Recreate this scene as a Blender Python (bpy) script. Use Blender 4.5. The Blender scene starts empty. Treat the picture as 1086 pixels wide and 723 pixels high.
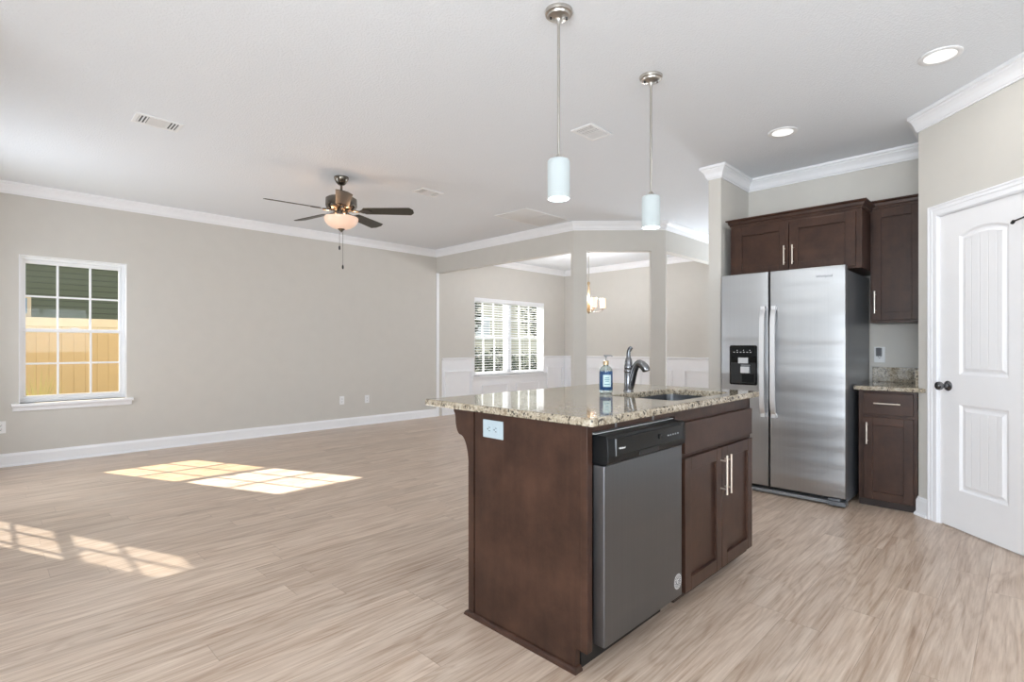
import bpy, bmesh, math, random
from mathutils import Vector
R = math.radians
random.seed(7)
sc = bpy.context.scene
C = sc.collection

# ------------------------------------------------------------------ camera, world, light, exposure
cam_d = bpy.data.cameras.new('camera'); cam = bpy.data.objects.new('camera', cam_d); C.objects.link(cam)
cam.location = (0, 0, 1.16)
cam.rotation_euler = (R(90), 0, R(-45.3))
cam_d.sensor_width = 36; cam_d.lens = 557 / 1086 * 36
cam_d.shift_y = 5.5 / 1086
cam_d.clip_start = 0.02; cam_d.clip_end = 200
sc.camera = cam

sc.view_settings.view_transform = 'Standard'
sc.view_settings.look = 'None'
sc.view_settings.gamma = 1
sc.view_settings.use_curve_mapping = False
sc.view_settings.exposure = 0.06
sc.cycles.use_denoising = True
sc.cycles.max_bounces = 12
sc.cycles.diffuse_bounces = 8
sc.cycles.glossy_bounces = 6
sc.cycles.transparent_max_bounces = 16
sc.cycles.sample_clamp_indirect = 6

XB = -0.41      # plane of the back wall
SKY = 1.5
SUN = 20.0
PATIO_W = 205.0
KITCHEN_W = 38.0
BACK_W = 30.0
FRONT_W = 100.0

w = bpy.data.worlds.new('sky'); sc.world = w; w.use_nodes = True
bg = w.node_tree.nodes['Background']
bg.inputs[0].default_value = (0.82, 0.90, 1.0, 1); bg.inputs[1].default_value = SKY

def light(name, kind, loc, energy, color=(1, 1, 1), **kw):
    d = bpy.data.lights.new(name, kind); d.energy = energy; d.color = color
    for k, v in kw.items(): setattr(d, k, v)
    o = bpy.data.objects.new(name, d); o.location = loc; C.objects.link(o); return o

sun = light('sun', 'SUN', (-3, 14, 9), SUN, (1.0, 0.93, 0.84), angle=R(0.6))
sun.rotation_euler = Vector((0.45, -1, -0.674)).to_track_quat('-Z', 'Y').to_euler()
# area lamps: daylight of the back window, and added fill for the room
def area_light(name, loc, direction, sx, sy, energy):
    o = light(name, 'AREA', loc, energy, (0.82, 0.905, 1.0), shape='RECTANGLE', size=sx, size_y=sy)
    o.rotation_euler = Vector(direction).to_track_quat('-Z', 'Y').to_euler(); return o
area_light('patio_fill', (-2.46, -0.5, 1.15), (1, 0, 0.45), 3.0, 2.0, PATIO_W)  # added fill at the invented patio door, tilted up to lift the ceiling
area_light('kitchen_fill', (1.0, -2.16, 1.55), (0, 1, 0.3), 1.7, 1.1, KITCHEN_W)  # added fill lamp at the invented kitchen window
area_light('back_daylight', (XB+0.02, 5.83, 1.33), (1, -0.3, 0.0), 0.7, 1.35, BACK_W)
area_light('front_fill', (8.62, 2.67, 1.3), (-1, 0.35, 0.35), 1.0, 2.0, FRONT_W)  # added fill lamp hidden in the hall; no glazing stands there

# ------------------------------------------------------------------ helpers
class Frame:
    """local axes of a surface: u to the right as seen from the front, n towards the viewer"""
    def __init__(s, o, u, n): s.o, s.u, s.n = o, u, n
    def __call__(s, a, b, z): return Vector((s.o[0] + s.u[0]*a + s.n[0]*b, s.o[1] + s.u[1]*a + s.n[1]*b, z))
K = math.sqrt(0.5)
F_LEFT = Frame((0, 7.01), (1, 0), (0, -1))        # u = x
F_BACK = Frame((XB, 0), (0, 1), (1, 0))        # u = y
F_FAR = Frame((8.669, 0), (0, -1), (-1, 0))       # u = -y
F_RIGHT = Frame((0, 0), (0, -1), (-1, 0))         # u = -y, n = -x
F_FRONT = Frame((0, 0), (1, 0), (0, -1))          # u = x, n = -y
F_PANTRY = Frame((4.545, 0.555), (-K, -K), (-K, K))

def BM(): return bmesh.new()
def fbox(bm, fr, u0, u1, n0, n1, z0, z1):
    v = [bm.verts.new(fr(a, b, c)) for c in (z0, z1) for a, b in ((u0, n0), (u1, n0), (u1, n1), (u0, n1))]
    for f in ((3, 2, 1, 0), (4, 5, 6, 7), (0, 1, 5, 4), (1, 2, 6, 5), (2, 3, 7, 6), (3, 0, 4, 7)):
        bm.faces.new([v[i] for i in f])
    return bm
WORLD = Frame((0, 0), (1, 0), (0, 1))
def box(bm, x0, x1, y0, y1, z0, z1): return fbox(bm, WORLD, x0, x1, y0, y1, z0, z1)

def lathe(bm, prof, c, seg=32, cap=True):
    rings = []
    for r, z in prof:
        rings.append([bm.verts.new((c[0] + r*math.cos(2*math.pi*i/seg), c[1] + r*math.sin(2*math.pi*i/seg), z)) for i in range(seg)])
    for a, b in zip(rings, rings[1:]):
        for i in range(seg):
            j = (i+1) % seg
            bm.faces.new((a[i], a[j], b[j], b[i]))
    if cap:
        bm.faces.new(rings[0][::-1]); bm.faces.new(rings[-1])
    return bm

def tube(bm, pts, rad, seg=12):
    pts = [Vector(p) for p in pts]
    if not isinstance(rad, (list, tuple)): rad = [rad]*len(pts)
    rings = []; prev = None
    for i, p in enumerate(pts):
        t = (pts[min(i+1, len(pts)-1)] - pts[max(i-1, 0)]).normalized()
        if prev is None:
            a = Vector((0, 0, 1)) if abs(t.z) < 0.9 else Vector((1, 0, 0))
            n = t.cross(a).normalized()
        else:
            n = (prev - t*prev.dot(t)).normalized()
        prev = n; b = t.cross(n)
        rings.append([bm.verts.new(p + (n*math.cos(2*math.pi*k/seg) + b*math.sin(2*math.pi*k/seg))*rad[i]) for k in range(seg)])
    for a, b in zip(rings, rings[1:]):
        for k in range(seg):
            j = (k+1) % seg
            bm.faces.new((a[k], a[j], b[j], b[k]))
    bm.faces.new(rings[0][::-1]); bm.faces.new(rings[-1])
    return bm

def prism(bm, lo, hi):
    a = [bm.verts.new(p) for p in lo]; b = [bm.verts.new(p) for p in hi]
    n = len(a)
    for i in range(n):
        j = (i+1) % n
        bm.faces.new((a[i], a[j], b[j], b[i]))
    bm.faces.new(a[::-1]); bm.faces.new(b)
    return bm

def loft(bm, loops, closed=True):
    L = [[bm.verts.new(p) for p in l] for l in loops]
    n = len(L[0])
    for a, b in zip(L, L[1:]):
        for i in range(n if closed else n-1):
            j = (i+1) % n
            bm.faces.new((a[i], a[j], b[j], b[i]))
    return L

def offset_path(path, d, closed):
    """offset a 2D path to its right by d with mitred corners"""
    n = len(path); out = []
    for i in range(n):
        def nrm(a, b):
            t = (Vector(b) - Vector(a)).normalized(); return Vector((t.y, -t.x))
        n0 = nrm(path[i-1], path[i]) if (i > 0 or closed) else None
        n1 = nrm(path[i], path[(i+1) % n]) if (i < n-1 or closed) else None
        if n0 is None: m = n1
        elif n1 is None: m = n0
        else:
            m = (n0 + n1); m = m / max(0.2, (m.dot(n0)))
        out.append(Vector(path[i]) + m*d)
    return out

def sweep(bm, path, prof, closed=False):
    loops = []
    offs = [offset_path(path, o, closed) for o, z in prof]
    n = len(path)
    for i in range(n):
        loops.append([(offs[k][i].x, offs[k][i].y, prof[k][1]) for k in range(len(prof))])
    if closed: loops.append(loops[0])
    L = loft(bm, loops)
    if not closed:
        bm.faces.new(L[0][::-1]); bm.faces.new(L[-1])
    return bm

def rrect(x0, x1, y0, y1, r, z, seg=6):
    pts = []
    for cx, cy, a0 in ((x1-r, y1-r, 0), (x0+r, y1-r, 90), (x0+r, y0+r, 180), (x1-r, y0+r, 270)):
        for k in range(seg+1):
            a = R(a0 + 90*k/seg); pts.append((cx + r*math.cos(a), cy + r*math.sin(a), z))
    return pts

LOC = {}
def obj(name, bm, mat, parent=None, bevel=0, smooth=False, loc=None, seg=2):
    bmesh.ops.recalc_face_normals(bm, faces=bm.faces[:])
    L = LOC.get(parent.name, Vector((0, 0, 0))) if parent else Vector(loc or (0, 0, 0))
    if L.length: bmesh.ops.translate(bm, verts=bm.verts[:], vec=-L)
    me = bpy.data.meshes.new(name); bm.to_mesh(me); bm.free()
    o = bpy.data.objects.new(name, me); C.objects.link(o)
    if mat: me.materials.append(mat)
    if smooth:
        for p in me.polygons: p.use_smooth = True
        if smooth == 'auto':
            try: me.set_sharp_from_angle(angle=R(40))
            except Exception: pass
    if bevel:
        m = o.modifiers.new('bevel', 'BEVEL'); m.width = bevel; m.segments = seg; m.limit_method = 'ANGLE'; m.angle_limit = R(40)
    if parent: o.parent = parent
    else: o.location = L
    LOC[o.name] = L
    return o

def tag(o, label=None, cat=None, group=None, kind=None):
    if label: o['label'] = label
    if cat: o['category'] = cat
    if group: o['group'] = group
    if kind: o['kind'] = kind
    return o
def thing(name, loc, label, cat, group=None):
    o = bpy.data.objects.new(name, None); C.objects.link(o); o.location = loc; o.empty_display_size = 0.1
    LOC[o.name] = Vector(loc); return tag(o, label, cat, group)
def struct_root(name, loc, label=None):
    o = bpy.data.objects.new(name, None); C.objects.link(o); o.location = loc
    LOC[o.name] = Vector(loc); return tag(o, label, None, None, 'structure')
def struct(name, bm, mat, **k):
    o = obj(name, bm, mat, **k); o['kind'] = 'structure'; return o
def copy_tree(o, parent=None):
    c = o.copy(); C.objects.link(c)
    if parent: c.parent = parent
    for ch in list(o.children): copy_tree(ch, c)
    return c

def text(name, s, size, fr, u, n, z, mat, parent, depth=0.0006, sx=1.0):
    cu = bpy.data.curves.new(name, 'FONT'); cu.body = s; cu.size = size; cu.extrude = depth
    to = bpy.data.objects.new(name + '_src', cu); C.objects.link(to)
    bpy.context.view_layer.update()
    me = bpy.data.meshes.new_from_object(to)
    bpy.data.objects.remove(to); bpy.data.curves.remove(cu)
    bm = BM(); bm.from_mesh(me); bpy.data.meshes.remove(me)
    for v in bm.verts:
        x, y, d = v.co; v.co = fr(u + x*sx, n + d, z + y)
    return obj(name, bm, mat, parent)

# ------------------------------------------------------------------ materials
MATS = {}
def nodes(name):
    m = bpy.data.materials.new(name); m.use_nodes = True
    nt = m.node_tree; b = nt.nodes['Principled BSDF']; MATS[name] = m
    return m, nt, b
def N(nt, t, **k):
    n = nt.nodes.new(t)
    for a, v in k.items(): setattr(n, a, v)
    return n
def ln(nt, a, b): nt.links.new(a, b)
def srgb(r, g, b):
    f = lambda c: (c/255/12.92) if c/255 <= 0.04045 else ((c/255+0.055)/1.055)**2.4
    return (f(r), f(g), f(b), 1)
def coords(nt, scale=(1, 1, 1)):
    # world-space position, so every part of the place shares one pattern scale
    g = N(nt, 'ShaderNodeNewGeometry'); mp = N(nt, 'ShaderNodeMapping'); mp.inputs['Scale'].default_value = scale
    ln(nt, g.outputs['Position'], mp.inputs['Vector']); return mp.outputs['Vector']
def noise(nt, vec, scale, detail=3, rough=0.5, dist=0.0):
    n = N(nt, 'ShaderNodeTexNoise'); n.inputs['Scale'].default_value = scale; n.inputs['Detail'].default_value = detail
    n.inputs['Roughness'].default_value = rough; n.inputs['Distortion'].default_value = dist
    ln(nt, vec, n.inputs['Vector']); return n.outputs['Fac']
def ramp(nt, fac, stops, interp='LINEAR'):
    r = N(nt, 'ShaderNodeValToRGB'); r.color_ramp.interpolation = interp
    e = r.color_ramp.elements
    while len(e) < len(stops): e.new(0.5)
    for el, (p, c) in zip(e, stops): el.position = p; el.color = c if len(c) == 4 else (*c, 1)
    ln(nt, fac, r.inputs['Fac']); return r.outputs['Color']
def mixc(nt, fac, a, b, mode='MIX'):
    m = N(nt, 'ShaderNodeMix', data_type='RGBA', blend_type=mode)
    for sock, v in ((m.inputs[0], fac), (m.inputs[6], a), (m.inputs[7], b)):
        if hasattr(v, 'is_linked') or hasattr(v, 'node'): ln(nt, v, sock)
        else: sock.default_value = v
    return m.outputs[2]
def math_(nt, op, a, b=None, c=None):
    m = N(nt, 'ShaderNodeMath', operation=op)
    for i, v in enumerate((a, b, c)):
        if v is None: continue
        if hasattr(v, 'node'): ln(nt, v, m.inputs[i])
        else: m.inputs[i].default_value = v
    return m.outputs[0]
def bump(nt, b, h, strength, dist):
    bp = N(nt, 'ShaderNodeBump'); bp.inputs['Strength'].default_value = strength; bp.inputs['Distance'].default_value = dist
    ln(nt, h, bp.inputs['Height']); ln(nt, bp.outputs['Normal'], b.inputs['Normal']); return bp

def simple(name, col, rough=0.5, metal=0.0, bump_s=0, bump_scale=60, spec=0.5, var=0.04):
    m, nt, b = nodes(name)
    b.inputs['Roughness'].default_value = rough; b.inputs['Metallic'].default_value = metal
    b.inputs['Specular IOR Level'].default_value = spec
    v = coords(nt); f = noise(nt, v, 7, 3)
    dark = tuple(c*(1-var) for c in col[:3]) + (1,); lite = tuple(min(1, c*(1+var)) for c in col[:3]) + (1,)
    ln(nt, ramp(nt, f, [(0.3, dark), (0.7, lite)]), b.inputs['Base Color'])
    if bump_s:
        bump(nt, b, noise(nt, v, bump_scale, 4), bump_s, 0.01)
    return m
def emitter(name, col, strength, gloss=0.3):
    m, nt, b = nodes(name)
    b.inputs['Base Color'].default_value = (*col[:3], 1); b.inputs['Roughness'].default_value = gloss
    b.inputs['Emission Color'].default_value = (*col[:3], 1); b.inputs['Emission Strength'].default_value = strength
    return m
def window_glass(name, tint=(1, 1, 1), gloss=0.06):
    m, nt, b = nodes(name); nt.nodes.remove(b)
    out = nt.nodes['Material Output']
    t = N(nt, 'ShaderNodeBsdfTransparent'); t.inputs[0].default_value = (*tint, 1)
    g = N(nt, 'ShaderNodeBsdfGlossy'); g.inputs['Roughness'].default_value = 0.02
    mx = N(nt, 'ShaderNodeMixShader'); mx.inputs[0].default_value = gloss
    ln(nt, t.outputs[0], mx.inputs[1]); ln(nt, g.outputs[0], mx.inputs[2]); ln(nt, mx.outputs[0], out.inputs[0])
    return m

M = {}
M['wall'] = simple('wall_paint', srgb(206, 203, 197), 0.75, bump_s=0.06, bump_scale=220, spec=0.25, var=0.012)
M['trim'] = simple('white_trim_paint', srgb(240, 241, 244), 0.35, var=0.01)
M['door'] = simple('white_door_paint', srgb(240, 240, 242), 0.42, var=0.01)
M['vinyl'] = simple('white_window_vinyl', srgb(238, 239, 242), 0.35, var=0.01)
# ceiling: knock-down texture
m, nt, b = nodes('ceiling_texture'); M['ceiling'] = m
b.inputs['Base Color'].default_value = srgb(232, 236, 241); b.inputs['Roughness'].default_value = 0.85
b.inputs['Specular IOR Level'].default_value = 0.2
v = coords(nt); h = ramp(nt, noise(nt, v, 80, 3, 0.55), [(0.42, (0, 0, 0)), (0.58, (1, 1, 1))])
bump(nt, b, h, 0.34, 0.004)
# floor: wood-look vinyl planks along x
m, nt, b = nodes('oak_plank_floor'); M['floor'] = m
g = N(nt, 'ShaderNodeNewGeometry'); sp = N(nt, 'ShaderNodeSeparateXYZ'); ln(nt, g.outputs['Position'], sp.inputs[0])
PW, PL = 0.152, 1.22
row = math_(nt, 'FLOOR', math_(nt, 'DIVIDE', sp.outputs['Y'], PW))
wn = N(nt, 'ShaderNodeTexWhiteNoise', noise_dimensions='1D'); ln(nt, row, wn.inputs['W'])
xs = math_(nt, 'ADD', math_(nt, 'DIVIDE', sp.outputs['X'], PL), math_(nt, 'MULTIPLY', wn.outputs['Value'], 7.3))
col = math_(nt, 'FLOOR', xs)
cid = N(nt, 'ShaderNodeCombineXYZ'); ln(nt, row, cid.inputs[0]); ln(nt, col, cid.inputs[1])
wn2 = N(nt, 'ShaderNodeTexWhiteNoise', noise_dimensions='3D'); ln(nt, cid.outputs[0], wn2.inputs['Vector'])
off = N(nt, 'ShaderNodeVectorMath', operation='SCALE'); ln(nt, wn2.outputs['Color'], off.inputs[0]); off.inputs['Scale'].default_value = 31.0
mp = N(nt, 'ShaderNodeMapping'); mp.inputs['Scale'].default_value = (1.1, 17.0, 1.0); ln(nt, g.outputs['Position'], mp.inputs['Vector'])
av = N(nt, 'ShaderNodeVectorMath', operation='ADD'); ln(nt, mp.outputs[0], av.inputs[0]); ln(nt, off.outputs[0], av.inputs[1])
grain = noise(nt, av.outputs[0], 1.1, 5, 0.6, 1.4)
mp3 = N(nt, 'ShaderNodeMapping'); mp3.inputs['Scale'].default_value = (0.75, 6.2, 1.0); ln(nt, g.outputs['Position'], mp3.inputs['Vector'])
av3 = N(nt, 'ShaderNodeVectorMath', operation='ADD'); ln(nt, mp3.outputs[0], av3.inputs[0]); ln(nt, off.outputs[0], av3.inputs[1])
swirl = noise(nt, av3.outputs[0], 1.15, 2, 0.45, 0.5)
rings = math_(nt, 'MULTIPLY_ADD', math_(nt, 'SINE', math_(nt, 'MULTIPLY', swirl, 62.0)), 0.5, 0.5)
mp2 = N(nt, 'ShaderNodeMapping'); mp2.inputs['Scale'].default_value = (3.2, 70.0, 1.0); ln(nt, g.outputs['Position'], mp2.inputs['Vector'])
av2 = N(nt, 'ShaderNodeVectorMath', operation='ADD'); ln(nt, mp2.outputs[0], av2.inputs[0]); ln(nt, off.outputs[0], av2.inputs[1])
fine = noise(nt, av2.outputs[0], 1.5, 4, 0.6)
base = ramp(nt, grain, [(0.28, srgb(150, 123, 101)), (0.44, srgb(186, 162, 141)), (0.56, srgb(206, 185, 166)), (0.74, srgb(220, 203, 186))])
base = mixc(nt, 0.24, base, ramp(nt, rings, [(0.0, srgb(152, 124, 102)), (0.45, srgb(204, 184, 166)), (1.0, srgb(216, 199, 183))]))
base = mixc(nt, 0.24, base, ramp(nt, fine, [(0.32, srgb(138, 112, 93)), (0.60, srgb(216, 200, 185))]))
tone = ramp(nt, wn2.outputs['Value'], [(0.0, (0.90, 0.895, 0.89)), (1.0, (1.04, 1.04, 1.04))])
base = mixc(nt, 1.0, base, tone, 'MULTIPLY')
fy = math_(nt, 'FRACT', math_(nt, 'DIVIDE', sp.outputs['Y'], PW)); fx = math_(nt, 'FRACT', xs)
ey = math_(nt, 'MINIMUM', fy, math_(nt, 'SUBTRACT', 1.0, fy)); ex = math_(nt, 'MINIMUM', fx, math_(nt, 'SUBTRACT', 1.0, fx))
seam = math_(nt, 'MAXIMUM', math_(nt, 'LESS_THAN', ey, 0.008), math_(nt, 'LESS_THAN', ex, 0.0012))
base = mixc(nt, math_(nt, 'MULTIPLY', seam, 0.35), base, srgb(110, 90, 76))
ln(nt, base, b.inputs['Base Color'])
b.inputs['Roughness'].default_value = 0.31; b.inputs['Specular IOR Level'].default_value = 0.5
bump(nt, b, math_(nt, 'ADD', math_(nt, 'MULTIPLY', fine, 0.3), math_(nt, 'MULTIPLY', seam, -0.6)), 0.12, 0.004)

# dark stained cabinet wood
def wood(name, axis):
    m, nt, b = nodes(name)
    v = coords(nt, {'z': (14, 14, 1.1), 'h': (1.1, 1.1, 14)}[axis])
    f = noise(nt, v, 1.3, 6, 0.6, 0.6); v2 = coords(nt); f2 = noise(nt, v2, 5.5, 8, 0.68)
    c1 = ramp(nt, f, [(0.25, srgb(41, 27, 20)), (0.5, srgb(58, 38, 30)), (0.78, srgb(75, 52, 41))])
    c2 = ramp(nt, f2, [(0.3, srgb(36, 23, 18)), (0.7, srgb(82, 57, 45))])
    ln(nt, mixc(nt, 0.6, c1, c2), b.inputs['Base Color'])
    b.inputs['Roughness'].default_value = 0.34; b.inputs['Specular IOR Level'].default_value = 0.32
    bump(nt, b, f, 0.05, 0.003)
    return m
M['wood'] = wood('dark_maple_upright', 'z'); M['woodh'] = wood('dark_maple_level', 'h')
M['toe'] = simple('toe_kick_dark', srgb(44, 32, 27), 0.6)
# granite
m, nt, b = nodes('speckled_granite'); M['granite'] = m
v = coords(nt)
n1 = noise(nt, v, 60, 4, 0.6); n2 = noise(nt, v, 110, 3, 0.6); n3 = noise(nt, v, 9, 3)
vo = N(nt, 'ShaderNodeTexVoronoi'); vo.inputs['Scale'].default_value = 150; ln(nt, v, vo.inputs['Vector'])
vo2 = N(nt, 'ShaderNodeTexVoronoi'); vo2.inputs['Scale'].default_value = 82; ln(nt, v, vo2.inputs['Vector'])
c = ramp(nt, n1, [(0.30, srgb(124, 110, 92)), (0.46, srgb(162, 151, 132)), (0.62, srgb(192, 182, 165)), (0.8, srgb(168, 157, 138))])
c = mixc(nt, ramp(nt, n3, [(0.4, (0, 0, 0)), (0.65, (0.5, 0.5, 0.5))]), c, srgb(146, 134, 114))
sc1 = N(nt, 'ShaderNodeSeparateColor'); ln(nt, vo.outputs['Color'], sc1.inputs[0])
spk = math_(nt, 'MULTIPLY', math_(nt, 'GREATER_THAN', sc1.outputs[0], 0.80), math_(nt, 'GREATER_THAN', n2, 0.46))
c = mixc(nt, math_(nt, 'MULTIPLY', spk, 0.6), c, srgb(84, 72, 62))
sc2 = N(nt, 'ShaderNodeSeparateColor'); ln(nt, vo2.outputs['Color'], sc2.inputs[0])
spk2 = math_(nt, 'MULTIPLY', math_(nt, 'GREATER_THAN', sc2.outputs[1], 0.80), math_(nt, 'GREATER_THAN', n2, 0.50))
c = mixc(nt, math_(nt, 'MULTIPLY', spk2, 0.85), c, srgb(44, 40, 38))
ln(nt, c, b.inputs['Base Color']); b.inputs['Roughness'].default_value = 0.05; b.inputs['Specular IOR Level'].default_value = 0.5

# brushed stainless steel (vertical grain) with the gentle waves of a pressed door skin
def steel(name, col, rough, wave=0.0, aniso=0.0):
    m, nt, b = nodes(name)
    b.inputs['Metallic'].default_value = 1.0
    v = coords(nt, (160, 160, 1.2)); f = noise(nt, v, 1.0, 2)
    ln(nt, ramp(nt, f, [(0.3, tuple(c*0.97 for c in col[:3])), (0.7, tuple(min(1, c*1.02) for c in col[:3]))]), b.inputs['Base Color'])
    b.inputs['Roughness'].default_value = rough
    if aniso:
        b.inputs['Anisotropic'].default_value = aniso
        tg = N(nt, 'ShaderNodeTangent'); tg.direction_type = 'RADIAL'; tg.axis = 'Z'; ln(nt, tg.outputs[0], b.inputs['Tangent'])
    if wave:
        v2 = coords(nt, (0.25, 0.25, 2.3)); bump(nt, b, noise(nt, v2, 1.7, 2), wave, 0.05)
    return m
M['steel'] = steel('brushed_stainless', srgb(168, 168, 169), 0.33, 0.34, 0.6)
M['steel_sink'] = steel('satin_sink_steel', srgb(140, 141, 144), 0.28)
M['steel_dark'] = steel('brushed_stainless_dishwasher', srgb(116, 118, 122), 0.33, 0.25, 0.5)
M['steel_lt'] = steel('satin_steel_handle', srgb(222, 222, 223), 0.55)
M['nickel'] = steel('brushed_nickel', srgb(196, 192, 186), 0.28)
M['pull'] = steel('satin_nickel_pull', srgb(222, 212, 200), 0.32)
M['chrome'] = simple('pewter_chrome', srgb(122, 122, 124), 0.24, 1.0)
M['bronze'] = simple('aged_pewter', srgb(118, 112, 104), 0.24, 1.0)
M['knob'] = simple('dark_polished_nickel', srgb(98, 98, 100), 0.12, 1.0)
M['black'] = simple('black_gloss_plastic', srgb(12, 12, 13), 0.12, spec=0.35, var=0.1)
M['blackm'] = simple('black_matt_plastic', srgb(22, 22, 23), 0.45, var=0.1)
M['charcoal'] = simple('charcoal_plastic', srgb(20, 21, 22), 0.30, spec=0.2, var=0.05)
M['fridge_side'] = simple('textured_grey_side', srgb(108, 111, 116), 0.30, 0.3, bump_s=0.1, bump_scale=350)
M['grey'] = simple('mid_grey_plastic', srgb(120, 122, 124), 0.4)
M['silver'] = simple('silver_plastic', srgb(205, 206, 208), 0.3, 0.3)
M['plate'] = simple('white_plate_plastic', srgb(236, 237, 238), 0.35, var=0.01)
M['plate_blue'] = simple('cool_white_plate_plastic', srgb(172, 187, 194), 0.35, var=0.01)
M['slot'] = simple('slot_shadow_plastic', srgb(40, 40, 42), 0.6)
M['mark'] = simple('pale_print', srgb(214, 214, 214), 0.5)
M['mark_dark'] = simple('grey_print', srgb(92, 92, 96), 0.5)
M['blade'] = simple('dark_fan_blade', srgb(54, 52, 43), 0.42, var=0.12)
M['glass'] = window_glass('clear_window_glass', (0.97, 0.985, 0.98), 0.012)
M['screen'] = window_glass('insect_screen', (0.90, 0.83, 0.72), 0.0)
M['screen_dense'] = window_glass('sun_dimming_screen', (0.6, 0.6, 0.6), 0.0)  # added over the unseen back window to dim its sun patch
M['slat'] = simple('white_blind_slat', srgb(236, 237, 240), 0.4, var=0.01)
M['pendant_glass'] = emitter('lit_white_glass', (0.36, 0.40, 0.41), 0.58)
m_ = M['pendant_glass'].node_tree.nodes['Principled BSDF']; m_.inputs['Roughness'].default_value = 0.6; m_.inputs['Specular IOR Level'].default_value = 0.1
M['pendant_bulb'] = emitter('lit_cool_bulb', (0.90, 0.98, 1.0), 1.6)
M['fan_bowl'] = emitter('lit_warm_alabaster', (0.80, 0.56, 0.43), 0.42)
M['chand_glass'] = emitter('lit_warm_shade', (1.0, 0.78, 0.56), 0.85)
M['can_glow'] = emitter('lit_can_lens', (1.0, 1.0, 0.99), 0.75)
M['vent'] = simple('vent_paint', srgb(222, 222, 222), 0.5, var=0.01)
M['vent_dark'] = simple('vent_duct_shade', srgb(84, 84, 86), 0.8)  # dark tone stands for the shade inside the duct
M['gold'] = simple('brushed_gold', srgb(178, 154, 122), 0.3, 1.0)
m, nt, b = nodes('clear_soap'); M['soap'] = m
b.inputs['Base Color'].default_value = srgb(222, 236, 236); b.inputs['Transmission Weight'].default_value = 0.85
b.inputs['Roughness'].default_value = 0.04; b.inputs['IOR'].default_value = 1.36
m, nt, b = nodes('blue_patterned_label'); M['bluelabel'] = m
v = coords(nt); vo = N(nt, 'ShaderNodeTexVoronoi'); vo.inputs['Scale'].default_value = 120; ln(nt, v, vo.inputs['Vector'])
ln(nt, ramp(nt, vo.outputs['Distance'], [(0.0, srgb(130, 170, 200)), (0.25, srgb(34, 84, 130)), (0.6, srgb(18, 52, 92))]), b.inputs['Base Color'])
b.inputs['Roughness'].default_value = 0.35
M['palelabel'] = simple('pale_aqua_label', srgb(186, 208, 208), 0.5)
M['teal'] = simple('teal_print', srgb(84, 132, 146), 0.5)
# outdoors
M['fence'] = simple('cream_vinyl_fence', srgb(206, 184, 152), 0.5, var=0.03)
M['grass'] = simple('lawn_grass', srgb(104, 112, 66), 0.9, bump_s=0.5, bump_scale=30, var=0.25)
def siding(name, col, pitch):
    m, nt, b = nodes(name)
    g = N(nt, 'ShaderNodeNewGeometry'); s = N(nt, 'ShaderNodeSeparateXYZ'); ln(nt, g.outputs['Position'], s.inputs[0])
    f = math_(nt, 'FRACT', math_(nt, 'DIVIDE', s.outputs['Z'], pitch))
    ln(nt, ramp(nt, f, [(0.0, tuple(c*0.3 for c in col[:3])), (0.2, col[:3]), (1.0, col[:3])]), b.inputs['Base Color'])  # dark band paints the shadow under each board's lower lip
    b.inputs['Roughness'].default_value = 0.7
    bump(nt, b, math_(nt, 'SUBTRACT', 1.0, f), 0.6, 0.03); return m
M['siding_green'] = siding('olive_lap_siding', srgb(90, 95, 74), 0.115)
M['siding_cream'] = siding('cream_lap_siding', srgb(226, 216, 196), 0.2)
M['roof'] = simple('grey_shingles', srgb(96, 92, 88), 0.9, bump_s=0.5, bump_scale=20, var=0.2)
M['leaf'] = simple('dark_leaves', srgb(52, 62, 36), 0.6, var=0.5)
M['bark'] = simple('grey_bark', srgb(92, 78, 64), 0.9, bump_s=0.6, bump_scale=20, var=0.2)
M['plume'] = simple('pale_grass_blades', srgb(190, 190, 140), 0.7, var=0.15)
M['nbr_glass'] = simple('blue_house_glass', srgb(96, 140, 176), 0.15)
M['concrete'] = simple('pale_concrete', srgb(176, 172, 164), 0.9, var=0.08)

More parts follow.
